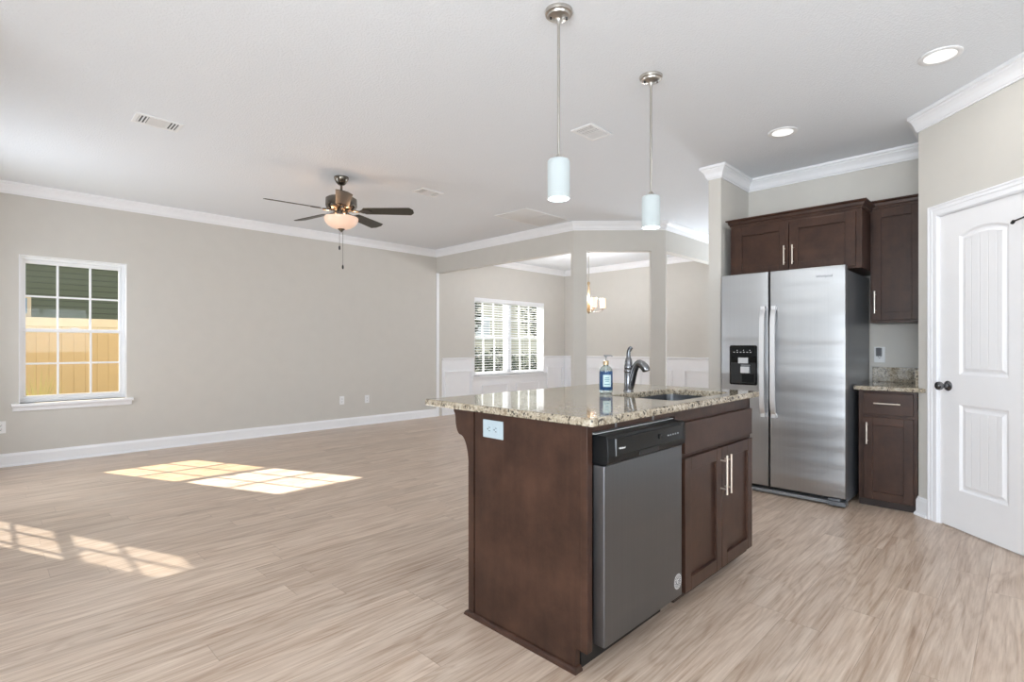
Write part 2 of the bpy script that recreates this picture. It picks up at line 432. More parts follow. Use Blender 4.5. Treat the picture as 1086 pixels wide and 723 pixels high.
# ------------------------------------------------------------------ the room shell
CEIL = 2.74
def wall(name, p0, p1, q0, q1, openings=(), z0=0.0, z1=CEIL, mat=None):
    """front line p0-p1, back line q0-q1; openings = (s0, s1, z0, z1) along the front line"""
    p0, p1, q0, q1 = map(Vector, (p0, p1, q0, q1))
    L = (p1-p0).length; t = (p1-p0)/L
    nb = Vector((-t.y, t.x))
    if nb.dot((q0+q1)/2 - (p0+p1)/2) < 0: nb = -nb
    th = abs((q0-p0).dot(nb))
    ss = sorted({0.0, L, *[o[0] for o in openings], *[o[1] for o in openings]})
    zs = sorted({z0, z1, *[o[2] for o in openings], *[o[3] for o in openings]})
    def fp(i):
        return p0 + t*ss[i]
    def bp(i):
        if i == 0: return q0
        if i == len(ss)-1: return q1
        return p0 + t*ss[i] + nb*th
    def solid(i, k):
        if i < 0 or k < 0 or i >= len(ss)-1 or k >= len(zs)-1: return False
        sm, zm = (ss[i]+ss[i+1])/2, (zs[k]+zs[k+1])/2
        return not any(o[0] < sm < o[1] and o[2] < zm < o[3] for o in openings)
    bm = BM(); V = {}
    def vt(side, i, k):
        key = (side, i, k)
        if key not in V:
            p = fp(i) if side == 0 else bp(i); V[key] = bm.verts.new((p.x, p.y, zs[k]))
        return V[key]
    for i in range(len(ss)-1):
        for k in range(len(zs)-1):
            if not solid(i, k): continue
            for sd in (0, 1):
                bm.faces.new([vt(sd, i, k), vt(sd, i+1, k), vt(sd, i+1, k+1), vt(sd, i, k+1)])
            if not solid(i-1, k): bm.faces.new([vt(0, i, k), vt(1, i, k), vt(1, i, k+1), vt(0, i, k+1)])
            if not solid(i+1, k): bm.faces.new([vt(0, i+1, k), vt(1, i+1, k), vt(1, i+1, k+1), vt(0, i+1, k+1)])
            if not solid(i, k-1): bm.faces.new([vt(0, i, k), vt(1, i, k), vt(1, i+1, k), vt(0, i+1, k)])
            if not solid(i, k+1): bm.faces.new([vt(0, i, k+1), vt(1, i, k+1), vt(1, i+1, k+1), vt(0, i+1, k+1)])
    return struct(name, bm, mat or M['wall'])

struct('floor', box(BM(), -2.7, 8.85, -2.4, 7.01, -0.12, 0.0), M['floor'])
struct('ceiling', box(BM(), -2.7, 8.85, -2.4, 7.18, CEIL, CEIL+0.12), M['ceiling'])

W1 = (0.257, 1.115, 0.600, 2.055)      # living room window (x range, z range)
W2 = (5.33, 6.34, 0.600, 2.055)        # window of the back wall (y range)
W3 = (6.140, 8.000, 0.630, 2.025)      # dining room window
TH = 0.16
wall('wall_left', (XB, 7.01), (8.669, 7.01), (XB, 7.01+TH), (8.669, 7.01+TH),
     [(W1[0]-XB, W1[1]-XB, W1[2], W1[3]), (W3[0]-XB, W3[1]-XB, W3[2], W3[3])])
wall('wall_back', (XB, 3.0), (XB, 7.01+TH), (XB-TH, 3.0), (XB-TH, 7.01+TH),
     [(W2[0]-3.0, W2[1]-3.0, W2[2], W2[3])])
wall('wall_far', (8.669, 7.01+TH), (8.669, 1.93), (8.669+0.12, 7.01+TH), (8.669+0.12, 1.93))
PC, PD, PE, PF = (5.30, 7.01), (5.30, 4.14), (6.10, 3.30), (8.669, 3.30)
QB = offset_path([PC, PD, PE, PF], -0.115, False)
OPEN_Z = 2.37
wall('wall_divider', PC, PD, QB[0], QB[1], [(0.0, 2.87-0.045, 0.0, OPEN_Z)])
wall('wall_chamfer', PD, PE, QB[1], QB[2], [(0.163, 0.985, 0.0, OPEN_Z)])
wall('wall_hall', PE, PF, QB[2], QB[3], [(0.035, 1.75, 0.0, OPEN_Z)])
bm = BM(); box(bm, 4.545, 8.669, 1.93, 2.04, 0, CEIL); struct('wall_stub', bm, M['wall'])
bm = BM(); box(bm, 5.17, 5.29, 0.43, 1.93, 0, CEIL); struct('wall_right', bm, M['wall'])
wall('wall_alcove', (5.17, 0.555), (4.545, 0.555), (5.17, 0.455), (4.545-0.04+0.0, 0.455), [])
PEND = (4.545 - 1.62*K, 0.555 - 1.62*K)
DOOR = (0.174, 0.796, 2.011)
wall('wall_pantry', (4.545, 0.555), PEND, (4.63, 0.47), (PEND[0]+0.085, PEND[1]-0.085), [(DOOR[0], DOOR[1], 0.0, DOOR[2])])
wall('wall_return', PEND, (PEND[0], -2.2), (PEND[0]+0.12, PEND[1]), (PEND[0]+0.12, -2.2))
wall('wall_kitchen', (PEND[0]+0.12, -2.2), (-2.5, -2.2), (PEND[0]+0.12, -2.36), (-2.5, -2.36), [(1.67, 3.37, 1.0, 2.1)])
wall('wall_patio', (-2.5, -2.2), (-2.5, 3.0), (-2.66, -2.2), (-2.66, 3.0), [(0.2, 3.2, 0.0, 2.15)])
wall('wall_jog', (-2.5, 3.0), (XB, 3.0), (-2.5, 3.12), (XB-TH, 3.12))

# crown moulding and baseboards
CROWN = [(0, 2.63), (0.010, 2.63), (0.010, 2.641), (0.016, 2.645), (0.020, 2.655), (0.026, 2.678), (0.038, 2.698), (0.047, 2.706), (0.049, 2.716), (0.060, 2.720), (0.060, 2.74), (0, 2.74)]
LOOP = [(XB, 3.0), (XB, 7.01), PC, PD, PE, PF, (8.669, 2.04), (4.545, 2.04), (4.545, 1.93), (5.17, 1.93), (5.17, 0.555), (4.545, 0.555), PEND, (PEND[0], -2.2), (-2.5, -2.2), (-2.5, 3.0)]
struct('trim_1', sweep(BM(), LOOP, CROWN, True), M['trim'])['label'] = 'white crown moulding around the kitchen and living room ceiling'
DLOOP = [(8.669, 7.01), (8.669, 3.415), (6.15, 3.415), (5.415, 4.187), (5.415, 7.01)]
struct('trim_2', sweep(BM(), DLOOP, CROWN, True), M['trim'])['label'] = 'white crown moulding in the dining room'
BASE = [(0, 0), (0.026, 0), (0.026, 0.010), (0.020, 0.018), (0.014, 0.020), (0.014, 0.100), (0.011, 0.110), (0.007, 0.118), (0.005, 0.127), (0, 0.127)]
struct('baseboard_left', sweep(BM(), [(XB, 3.0), (XB, 7.01), (5.30, 7.01), (5.30, 6.975)], BASE), M['trim'])
struct('baseboard_stub', sweep(BM(), [(6.6, 2.04), (4.545, 2.04), (4.545, 1.93), (4.7, 1.93)], BASE), M['trim'])
struct('baseboard_pantry', sweep(BM(), [(4.545+0.03, 0.555), (4.545, 0.555), (4.545-0.09*K, 0.555-0.09*K)], BASE), M['trim'])
struct('baseboard_column', sweep(BM(), [(5.30, 4.185), PD, (PD[0]+0.163*0.6897, PD[1]-0.163*0.7241)], BASE), M['trim'])
struct('baseboard_dining', sweep(BM(), [(5.415, 7.01), (8.669, 7.01), (8.669, 3.415)], BASE), M['trim'])

# dining room wainscot: white lower wall, chair rail and picture-frame panels
bm = BM()
fbox(bm, F_LEFT, 5.415, 8.669, 0, 0.004, 0.12, 0.60); fbox(bm, F_LEFT, 5.415, W3[0]-0.01, 0, 0.004, 0.60, 0.93); fbox(bm, F_LEFT, W3[1]+0.01, 8.669, 0, 0.004, 0.60, 0.93)
fbox(bm, F_FAR, -7.01, -3.415, 0, 0.004, 0.12, 0.93)
struct('trim_3', bm, M['trim'])['label'] = 'white painted wainscot below the dining room chair rail'
RAIL = [(0, 0.905), (0.008, 0.905), (0.010, 0.925), (0.016, 0.932), (0.026, 0.945), (0.026, 0.957), (0.018, 0.962), (0, 0.962)]
bm = BM()
sweep(bm, [(5.415, 7.01), (W3[0]-0.012, 7.01)], RAIL); sweep(bm, [(W3[1]+0.012, 7.01), (8.669, 7.01), (8.669, 3.415)], RAIL)
struct('trim_4', bm, M['trim'])['label'] = 'white chair rail around the dining room'
def picture_frame(bm, fr, u0, u1, z0, z1):
    for w0, w_, n in ((0, 0.014, 0.038), (0.014, 0.014, 0.016)):
        a0, a1, c0, c1 = u0+w0, u1-w0, z0+w0, z1-w0
        for a, b_, c, d in ((a0, a1, c1-w_, c1), (a0, a1, c0, c0+w_), (a0, a0+w_, c0+w_, c1-w_), (a1-w_, a1, c0+w_, c1-w_)):
            fbox(bm, fr, a, b_, 0.003, n, c, d)
bm = BM()
picture_frame(bm, F_LEFT, 5.47, 6.06, 0.22, 0.735)
picture_frame(bm, F_LEFT, 6.31, 6.95, 0.22, 0.462); picture_frame(bm, F_LEFT, 7.19, 7.82, 0.22, 0.458)
picture_frame(bm, F_LEFT, 8.08, 8.57, 0.22, 0.735)
for y1, y0 in ((6.90, 6.10), (5.95, 5.35), (5.20, 4.56), (4.31, 3.60)):
    picture_frame(bm, F_FAR, -y1, -y0, 0.22, 0.735)
struct('trim_5', bm, M['trim'])['label'] = 'white picture-frame panels of the dining room wainscot'

bm = BM(); box(bm, 5.300, 5.352, 6.997, 7.0095, 0, OPEN_Z); struct('trim_6', bm, M['trim'])['label'] = 'narrow white strip at the window-wall end of the dining room opening'  # thin white strip along the end of the opening

# ------------------------------------------------------------------ windows
def window_unit(root, fr, u0, u1, z0, z1, d0, cols=3, screen=None):
    """double hung unit whose frame starts d0 behind the wall face (n negative = outwards)"""
    fw = 0.032
    bm = BM()
    for a, b_, c, d in ((u0, u1, z1-fw, z1), (u0, u1, z0, z0+fw), (u0, u0+fw, z0+fw, z1-fw), (u1-fw, u1, z0+fw, z1-fw)):
        fbox(bm, fr, a, b_, -d0-0.07, -d0, c, d)
    obj('window_frame', bm, M['vinyl'], root, bevel=0.003)
    zm = (z0+z1)/2 - 0.008
    for (a0, a1, dd) in ((zm-0.018, z1-fw, d0+0.038), (z0+fw, zm+0.018, d0+0.010)):
        bm = BM(); sw = 0.034; ua, ub = u0+fw, u1-fw
        fbox(bm, fr, ua, ub, -dd-0.024, -dd, a1-sw, a1); fbox(bm, fr, ua, ub, -dd-0.024, -dd, a0, a0+sw)
        fbox(bm, fr, ua, ua+sw-0.012, -dd-0.024, -dd, a0+sw, a1-sw); fbox(bm, fr, ub-sw+0.012, ub, -dd-0.024, -dd, a0+sw, a1-sw)
        sash = obj('sash', bm, M['vinyl'], root, bevel=0.003)
        bm = BM(); mw = 0.009
        for k in range(1, cols):
            uc = ua + (ub-ua)*k/cols; fbox(bm, fr, uc-mw, uc+mw, -dd-0.020, -dd-0.003, a0+sw, a1-sw)
        zc = (a0+a1)/2; fbox(bm, fr, ua+0.02, ub-0.02, -dd-0.019, -dd-0.004, zc-mw, zc+mw)
        obj('grille', bm, M['vinyl'], sash)
        bm = BM(); fbox(bm, fr, ua+0.015, ub-0.015, -dd-0.0135, -dd-0.0105, a0+0.02, a1-0.02)
        obj('pane', bm, M['glass'], sash)
    if screen:
        bm = BM(); fbox(bm, fr, u0+fw, u1-fw, -d0-0.0675, -d0-0.0665, z0+fw, zm if screen != 'full' else z1-fw)
        obj('insect_screen', bm, M['screen'] if screen != 'full' else M['screen_dense'], root)  # full-height one is an added dimmer for the back window's sun
    if d0 > 0.05:
        bm = BM(); fbox(bm, fr, (u0+u1)/2-0.035, (u0+u1)/2+0.035, -d0-0.012, -d0+0.008, zm+0.018, zm+0.03)
        obj('sash_lock', bm, M['vinyl'], root, bevel=0.003)

def sill(root, fr, u0, u1, z, d):
    bm = BM(); fbox(bm, fr, u0-0.055, u1+0.055, 0.0, 0.045, z-0.028, z); fbox(bm, fr, u0, u1, -d, 0.0, z-0.006, z)
    obj('window_stool', bm, M['trim'], root, bevel=0.006)
    bm = BM(); fbox(bm, fr, u0-0.045, u1+0.045, 0.0, 0.014, z-0.075, z-0.028); obj('window_apron', bm, M['trim'], root, bevel=0.005)
def reveal(root, fr, u0, u1, z0, z1, d):
    bm = BM(); t = 0.006
    fbox(bm, fr, u0, u0+t, -d, 0.001, z0, z1); fbox(bm, fr, u1-t, u1, -d, 0.001, z0, z1); fbox(bm, fr, u0+t, u1-t, -d, 0.001, z1-t, z1)
    obj('jamb_liner', bm, M['trim'], root)

w1 = struct_root('window_1', (0.686, 7.01, W1[2]), 'white double-hung window with grilles on the long living room wall')
reveal(w1, F_LEFT, *W1, 0.085); window_unit(w1, F_LEFT, *W1, 0.085, screen='half'); sill(w1, F_LEFT, W1[0], W1[1], W1[2], 0.085)
w2 = struct_root('window_2', (XB, 5.7, W2[2]))
reveal(w2, F_BACK, *W2, 0.085); window_unit(w2, F_BACK, *W2, 0.085, screen='full'); sill(w2, F_BACK, W2[0], W2[1], W2[2], 0.085)
w3 = struct_root('window_3', (7.07, 7.01, W3[2]), 'white twin window with blind in the dining room')
reveal(w3, F_LEFT, *W3, 0.085)
window_unit(w3, F_LEFT, W3[0], 7.035, W3[2], W3[3], 0.085); window_unit(w3, F_LEFT, 7.105, W3[1], W3[2], W3[3], 0.085)
bm = BM(); fbox(bm, F_LEFT, 7.035, 7.105, -0.15, -0.075, W3[2], W3[3]); obj('mullion', bm, M['vinyl'], w3, bevel=0.004)
sill(w3, F_LEFT, W3[0], W3[1], W3[2], 0.085)
# unseen patio door and kitchen window, invented only to let daylight in
w5 = struct_root('added_window', (1.0, -2.2, 1.0))
F_KIT = Frame((0, -2.2), (-1, 0), (0, 1))
XK1 = PEND[0]+0.12-1.67; XK0 = PEND[0]+0.12-3.37
window_unit(w5, F_KIT, -XK1, -(XK0+XK1)/2, 1.0, 2.1, 0.07); window_unit(w5, F_KIT, -(XK0+XK1)/2, -XK0, 1.0, 2.1, 0.07)
d2 = struct_root('added_patio_door', (-2.5, -0.5, 0))
F_PAT = Frame((-2.5, 0), (0, 1), (1, 0))
for a0, a1, dd in ((-2.0, -0.47, 0.05), (-0.53, 1.0, 0.09)):
    bm = BM()
    for a, b_, c, d in ((a0, a1, 2.07, 2.15), (a0, a1, 0.0, 0.1), (a0, a0+0.07, 0.1, 2.07), (a1-0.07, a1, 0.1, 2.07)):
        fbox(bm, F_PAT, a, b_, -dd-0.03, -dd, c, d)
    s_ = obj('sliding_sash', bm, M['vinyl'], d2, bevel=0.004)
    bm = BM(); fbox(bm, F_PAT, a0+0.06, a1-0.06, -dd-0.018, -dd-0.014, 0.09, 2.08); obj('pane', bm, M['glass'], s_)

# blind over the dining window
bl = thing('window_blind', (7.07, 7.03, 1.95), 'white wide slatted blind, open, inside the twin dining room window', 'blind')
bm = BM(); fbox(bm, F_LEFT, W3[0]+0.008, W3[1]-0.008, -0.045, 0.006, 1.958, 2.017); obj('valance', bm, M['slat'], bl, bevel=0.005)
bm = BM(); zz = 0.695
while zz < 1.95:
    n = 0.024
    lo = [F_LEFT(W3[0]+0.012, a, zz + dz) for a, dz in ((-0.010+n-0.02, 0.002), (-0.034-0.02+n, -0.002))]
    fr = F_LEFT
    v = [bm.verts.new(fr(u, a, zz+dz)) for u in (W3[0]+0.012, W3[1]-0.012) for a, dz in ((-0.006, 0.0035), (-0.056, -0.0035), (-0.056, -0.0005), (-0.006, 0.0065))]
    for f in ((0, 1, 2, 3), (7, 6, 5, 4), (0, 4, 5, 1), (1, 5, 6, 2), (2, 6, 7, 3), (3, 7, 4, 0)): bm.faces.new([v[i] for i in f])
    zz += 0.0445
obj('slats', bm, M['slat'], bl)
bm = BM(); fbox(bm, F_LEFT, W3[0]+0.012, W3[1]-0.012, -0.056, -0.006, 0.640, 0.668); obj('bottom_rail', bm, M['slat'], bl, bevel=0.003)
for uc in (6.33, 6.72, 7.07, 7.42, 7.81):
    bm = BM(); fbox(bm, F_LEFT, uc-0.002, uc+0.002, -0.0055, -0.0035, 0.66, 1.96); obj('ladder_cord', bm, M['slat'], bl)

# ------------------------------------------------------------------ pantry door
d1 = struct_root('door_1', (4.3, 0.2, 0), 'white arched two-panel pantry door')
F = F_PANTRY
def polyoff(pts, d):
    """inset a closed 2D polygon (counter-clockwise) by d"""
    return [tuple(p) for p in offset_path([tuple(p) for p in pts], -d, True)]
DS0, DS1, DZ0, DZ1 = DOOR[0]+0.004, DOOR[1]-0.004, 0.008, DOOR[2]-0.004
P0, P1 = 0.322, 0.652
arch = [(P0, 0.98), (P1, 0.98), (P1, 1.853)]
cxm = (P0+P1)/2; rise = 0.036; hw = (P1-P0)/2; rad = (hw*hw + rise*rise)/(2*rise)
for k in range(1, 16):
    u = P1 - (P1-P0)*k/16; arch.append((u, 1.853 + rise - rad + math.sqrt(rad*rad - (u-cxm)**2)))
arch.append((P0, 1.853))
low = [(P0, 0.252), (P1, 0.252), (P1, 0.796), (P0, 0.796)]
bm = BM(); NF = -0.004
outer = [(DS0, DZ0), (DS1, DZ0), (DS1, DZ1), (DS0, DZ1)]
def ring(bm, pts, n): return [bm.verts.new(F(a, n, z)) for a, z in pts]
fo = ring(bm, outer, NF); bo = ring(bm, outer, -0.039)
edges = []
def loop_edges(vs): return [bm.edges.new((vs[i], vs[(i+1) % len(vs)])) for i in range(len(vs))]
edges += loop_edges(fo)
panels = []
for poly in (arch, low):
    prev = ring(bm, poly, NF); edges += loop_edges(prev)
    for ins, n in ((0.006, NF-0.003), (0.014, NF-0.010), (0.024, NF-0.011), (0.042, NF-0.003)):
        cur = ring(bm, polyoff(poly, ins), n)
        for i in range(len(cur)):
            j = (i+1) % len(cur); bm.faces.new((prev[i], prev[j], cur[j], cur[i]))
        prev = cur
    panels.append(polyoff(poly, 0.042))
bmesh.ops.triangle_fill(bm, edges=edges, use_beauty=True)
for i in range(4):
    j = (i+1) % 4; bm.faces.new((fo[i], fo[j], bo[j], bo[i]))
bm.faces.new(bo)
slab = obj('door_slab', bm, M['door'], d1)
m, nt, b = nodes('white_planked_panel'); M['plank'] = m
b.inputs['Base Color'].default_value = srgb(240, 240, 242); b.inputs['Roughness'].default_value = 0.45
g = N(nt, 'ShaderNodeNewGeometry'); dt = N(nt, 'ShaderNodeVectorMath', operation='DOT_PRODUCT'); ln(nt, g.outputs['Position'], dt.inputs[0]); dt.inputs[1].default_value = (K, K, 0)
fr_ = math_(nt, 'FRACT', math_(nt, 'MULTIPLY', dt.outputs['Value'], 17.5))
bump(nt, b, ramp(nt, fr_, [(0.0, (0, 0, 0)), (0.08, (1, 1, 1)), (0.92, (1, 1, 1)), (1.0, (0, 0, 0))]), 0.35, 0.004)
for p in panels:
    bm = BM(); bm.faces.new([bm.verts.new(F(a, NF-0.003, z)) for a, z in p])
    q = obj('door_panel', bm, M['plank'], d1)
    sm = q.modifiers.new('thickness', 'SOLIDIFY'); sm.thickness = 0.004; sm.offset = 0
# jamb and casing
bm = BM()
fbox(bm, F, DOOR[0]-0.0, DOOR[0]+0.002, -0.115, 0.0, 0, DOOR[2]); fbox(bm, F, DOOR[1]-0.002, DOOR[1], -0.115, 0, 0, DOOR[2]); fbox(bm, F, DOOR[0], DOOR[1], -0.115, 0, DOOR[2]-0.002, DOOR[2])
obj('door_jamb', bm, M['trim'], d1)
bm = BM(); cw = 0.075
CAS = [(0.0, 0.006, 0.010), (0.006, 0.040, 0.014), (0.040, 0.062, 0.017), (0.062, cw, 0.020)]
for a, b_, t in CAS:
    fbox(bm, F, DOOR[0]-b_, DOOR[0]-a, 0, t, 0, DOOR[2]+b_)
    fbox(bm, F, DOOR[1]+a, DOOR[1]+b_, 0, t, 0, DOOR[2]+b_)
    fbox(bm, F, DOOR[0]-a, DOOR[1]+a, 0, t, DOOR[2]+a, DOOR[2]+b_)
obj('door_casing', bm, M['trim'], d1, bevel=0.002)
def axis_lathe(bm, base, axis, prof, seg=24):
    ax = Vector(axis).normalized(); a = Vector((0, 0, 1)) if abs(ax.z) < 0.9 else Vector((1, 0, 0))
    e1 = ax.cross(a).normalized(); e2 = ax.cross(e1); rings = []
    for r, h in prof:
        rings.append([bm.verts.new(Vector(base) + ax*h + (e1*math.cos(2*math.pi*k/seg) + e2*math.sin(2*math.pi*k/seg))*r) for k in range(seg)])
    for p, q in zip(rings, rings[1:]):
        for k in range(seg):
            j = (k+1) % seg; bm.faces.new((p[k], p[j], q[j], q[k]))
    bm.faces.new(rings[0][::-1]); bm.faces.new(rings[-1]); return bm
bm = BM(); axis_lathe(bm, F(0.240, NF, 0.905), (-K, K, 0), [(0.032, 0), (0.032, 0.004), (0.027, 0.009), (0.014, 0.012), (0.011, 0.018), (0.011, 0.034), (0.016, 0.040), (0.025, 0.048), (0.0275, 0.058), (0.025, 0.068), (0.016, 0.074), (0.004, 0.0755)])
tag(obj('door_knob', bm, M['chrome'], d1, smooth='auto'), 'dark round metal knob')
for zc in (1.82, 1.02, 0.25):
    bm = BM(); axis_lathe(bm, F(DOOR[1]+0.001, 0.004, zc-0.045), (0, 0, 1), [(0.006, 0), (0.006, 0.09)], 12)
    obj('hinge', bm, M['knob'], d1)
bm = BM(); tube(bm, [F(0.797, 0.008, 1.868), F(0.76, 0.020, 1.862), F(0.705, 0.030, 1.850)], 0.0045, 10); tube(bm, [F(0.712, 0.028, 1.852), F(0.696, 0.020, 1.846)], 0.009, 12)
tag(obj('hinge_stop', bm, M['blackm'], d1, smooth='auto'), 'black hinge stop arm near the door top')

# ------------------------------------------------------------------ cabinets
def shaker(name, fr, u0, u1, z0, z1, n, parent, rail=0.058, horiz=False):
    """door frame with recessed panel; back at n, front at n+0.02"""
    bm = BM(); t = 0.020
    fbox(bm, fr, u0, u0+rail, n, n+t, z0, z1); fbox(bm, fr, u1-rail, u1, n, n+t, z0, z1)
    fbox(bm, fr, u0+rail, u1-rail, n, n+t, z1-rail, z1); fbox(bm, fr, u0+rail, u1-rail, n, n+t, z0, z0+rail)
    d = obj(name, bm, M['wood'], parent, bevel=0.0022)
    bm = BM(); fbox(bm, fr, u0+rail-0.003, u1-rail+0.003, n+0.001, n+0.006, z0+rail-0.003, z1-rail+0.003)
    obj('door_panel', bm, M['woodh'] if horiz else M['wood'], d)
    return d
def pull(parent, fr, a, b_, n, off=0.032, r=0.0055):
    """bar pull from (u,z)=a to b_ standing off the face n"""
    (ua, za), (ub, zb) = a, b_
    bm = BM(); tube(bm, [fr(ua, n+off, za), fr(ub, n+off, zb)], r, 12)
    for k in (0.14, 0.86):
        u, z = ua + (ub-ua)*k, za + (zb-za)*k
        tube(bm, [fr(u, n, z), fr(u, n+off, z)], r*0.85, 10)
    return tag(obj('handle', bm, M['pull'], parent, smooth='auto'), 'satin nickel bar handle')
def side_crown(bm, path, z0, z1, proj):
    h = z1-z0
    sweep(bm, path, [(0, z0), (0.006, z0), (0.006, z0+h*0.25), (0.014, z0+h*0.32), (proj*0.55, z0+h*0.7), (proj*0.8, z0+h*0.78), (proj, z0+h*0.84), (proj, z1), (0, z1)])

# island: end panel with corbel ------------------------------------------------
XE = 1.487                       # outer face of the end panel
YF = 1.10                        # face-frame plane of the island front
YB = 1.700                       # back panel
IZ = 0.884                       # underside of the stone
ie = thing('island_end_panel', (XE, 1.42, 0), 'dark brown end panel of the island with a scrolled corbel under the stone overhang', 'island panel')
bm = BM(); prism(bm, [(XE, YF, 0.085), (XE, YF+0.055, 0.085), (XE, YF+0.055, 0), (XE, YB-0.005, 0), (XE, YB-0.005, IZ), (XE, YF, IZ)],
      [(XE+0.027, YF, 0.085), (XE+0.027, YF+0.055, 0.085), (XE+0.027, YF+0.055, 0), (XE+0.027, YB-0.005, 0), (XE+0.027, YB-0.005, IZ), (XE+0.027, YF, IZ)])
obj('side_panel', bm, M['wood'], ie, bevel=0.0015)
bm = BM(); fbox(bm, WORLD, XE-0.004, XE, YF, YF+0.028, 0.085, IZ); obj('edge_stile', bm, M['wood'], ie, bevel=0.0015)
ib = thing('island_back_panel', (2.24, YB, 0), 'dark brown back panel of the island facing the living room', 'island panel')
bm = BM(); fbox(bm, WORLD, XE+0.045, 2.965, YB-0.004, YB+0.02, 0, IZ); obj('back_board', bm, M['wood'], ib)
# corbel bracket outline in (y, z)
prof = [(YB+0.002, 0.0), (YB+0.036, 0.0), (YB+0.036, 0.64)]
for k in range(0, 13):            # concave sweep outwards, then the convex lip
    a = k/12; prof.append((YB+0.036 + 0.055*(1-math.cos(a*math.pi/2)) , 0.64 + 0.13*math.sin(a*math.pi/2)*1.0))
for k in range(1, 9):
    a = k/8*math.pi/2; prof.append((YB+0.091 + 0.034*math.sin(a), 0.77 + 0.075*(1-math.cos(a))))
prof += [(YB+0.130, 0.862), (YB+0.138, 0.872), (YB+0.138, IZ), (YB+0.002, IZ)]
for x0, y_, own in ((XE-0.002, 0, ie), (2.92, 0.02, ib)):
    bm = BM(); prism(bm, [(x0, y+y_, z) for y, z in prof], [(x0+0.045, y+y_, z) for y, z in prof]); obj('corbel', bm, M['wood'], own, bevel=0.002)
bm = BM()
SH = [(0, 0), (0.014, 0), (0.0135, 0.006), (0.010, 0.013), (0.005, 0.018), (0, 0.020)]
sweep(bm, [(XE+0.06, YB+0.036), (XE-0.002, YB+0.036), (XE-0.002, YF+0.055), (XE+0.026, YF+0.055)], SH)
obj('shoe_moulding', bm, M['wood'], ie, smooth='auto')

# sink base cabinet ------------------------------------------------------------
XS0, XS1 = 2.115, 2.965
sb = thing('sink_cabinet', (2.54, 1.4, 0), 'dark brown two-door sink cabinet at the fridge end of the island', 'cabinet')
bm = BM(); fbox(bm, WORLD, XS0, XS1, YF, YB-0.006, 0.072, 0.10); fbox(bm, WORLD, XS0, XS0+0.016, YF+0.01, YB-0.006, 0.1, IZ); fbox(bm, WORLD, XS1-0.018, XS1, YF, YB-0.006, 0.1, IZ); fbox(bm, WORLD, XS0+0.016, XS1-0.018, YB-0.018, YB-0.006, 0.1, 0.68)
obj('carcass', bm, M['wood'], sb)
bm = BM(); FR = F_FRONT; n0 = -YF
for a, b_, c, d in ((XS0, XS0+0.07, 0.072, IZ), (XS1-0.035, XS1, 0.072, IZ), (XS0+0.07, XS1-0.035, 0.815, IZ), (XS0+0.07, XS1-0.035, 0.655, 0.69), (XS0+0.07, XS1-0.035, 0.072, 0.10)):
    fbox(bm, FR, a, b_, n0-0.018, n0, c, d)
obj('face_frame', bm, M['wood'], sb, bevel=0.001)
bm = BM(); fbox(bm, FR, 2.172, 2.948, n0, n0+0.02, 0.686, 0.824); obj('drawer_front', bm, M['woodh'], sb, bevel=0.003)
dl = shaker('door', FR, 2.172, 2.556, 0.074, 0.664, n0, sb); pull(dl, FR, (2.540, 0.440), (2.540, 0.630), n0+0.02)
dr = shaker('door', FR, 2.560, 2.948, 0.074, 0.664, n0, sb); pull(dr, FR, (2.590, 0.440), (2.590, 0.630), n0+0.02)
bm = BM(); fbox(bm, FR, XS0, XS1-0.05, n0-0.08, n0-0.065, 0, 0.072); obj('toe_kick', bm, M['toe'], sb)
bm = BM(); fbox(bm, FR, XS0, XS1-0.03, n0-0.03, n0-0.006, 0.045, 0.0715); obj('bottom_rail', bm, M['toe'], sb)  # lower apron; its dark tone also stands for the shadow under the doors

# rail under the stone over the dishwasher
rl = thing('mounting_rail', (1.81, YF, 0.856), 'thin dark brown rail between the dishwasher and the island stone', 'rail')
bm = BM(); fbox(bm, FR, XE+0.0275, XS0-0.0005, n0-0.02, n0+0.0, 0.856, IZ); obj('rail', bm, M['woodh'], rl)

# dishwasher -------------------------------------------------------------------
DX0, DX1 = 1.521, 2.090
DN = -1.054                      # front face
dw = thing('dishwasher', (1.81, 1.35, 0), 'stainless dishwasher with black control panel built into the island', 'dishwasher')
bm = BM(); fbox(bm, FR, DX0+0.006, DX1-0.006, -1.69, -1.14, 0.10, 0.845); obj('tub', bm, M['blackm'], dw)
bm = BM(); fbox(bm, FR, DX0, DX1, DN-0.05, DN, 0.108, 0.742); obj('door', bm, M['steel_dark'], dw, bevel=0.004)
# sloping console: its lower lip overhangs the steel door
prof = [(-1.13, 0.744), (-1.052, 0.744), (-1.040, 0.752), (-1.036, 0.775), (-1.040, 0.838), (-1.046, 0.846), (-1.13, 0.846)]
bm = BM(); prism(bm, [FR(DX0, n, z) for n, z in prof], [FR(DX1, n, z) for n, z in prof])
con = obj('control_panel', bm, M['charcoal'], dw, bevel=0.004)
bm = BM(); prism(bm, [FR(DX0+0.045, n, z) for n, z in ((-1.0395, 0.775), (-1.0345, 0.776), (-1.0375, 0.834), (-1.0425, 0.834))], [FR(DX1-0.030, n, z) for n, z in ((-1.0395, 0.775), (-1.0345, 0.776), (-1.0375, 0.834), (-1.0425, 0.834))])
obj('gloss_insert', bm, M['black'], con)
bm = BM(); fbox(bm, FR, 1.725, 1.862, -1.05, -1.0345, 0.752, 0.772); obj('pocket_handle', bm, M['blackm'], con, bevel=0.004)
bm = BM(); fbox(bm, FR, DX0+0.0425, DX0+0.045, -1.045, -1.0335, 0.775, 0.834); obj('insert_edge', bm, M['grey'], con)
text('lettering', 'Whirlpool', 0.0095, FR, 1.582, -1.0338, 0.796, M['mark'], con)
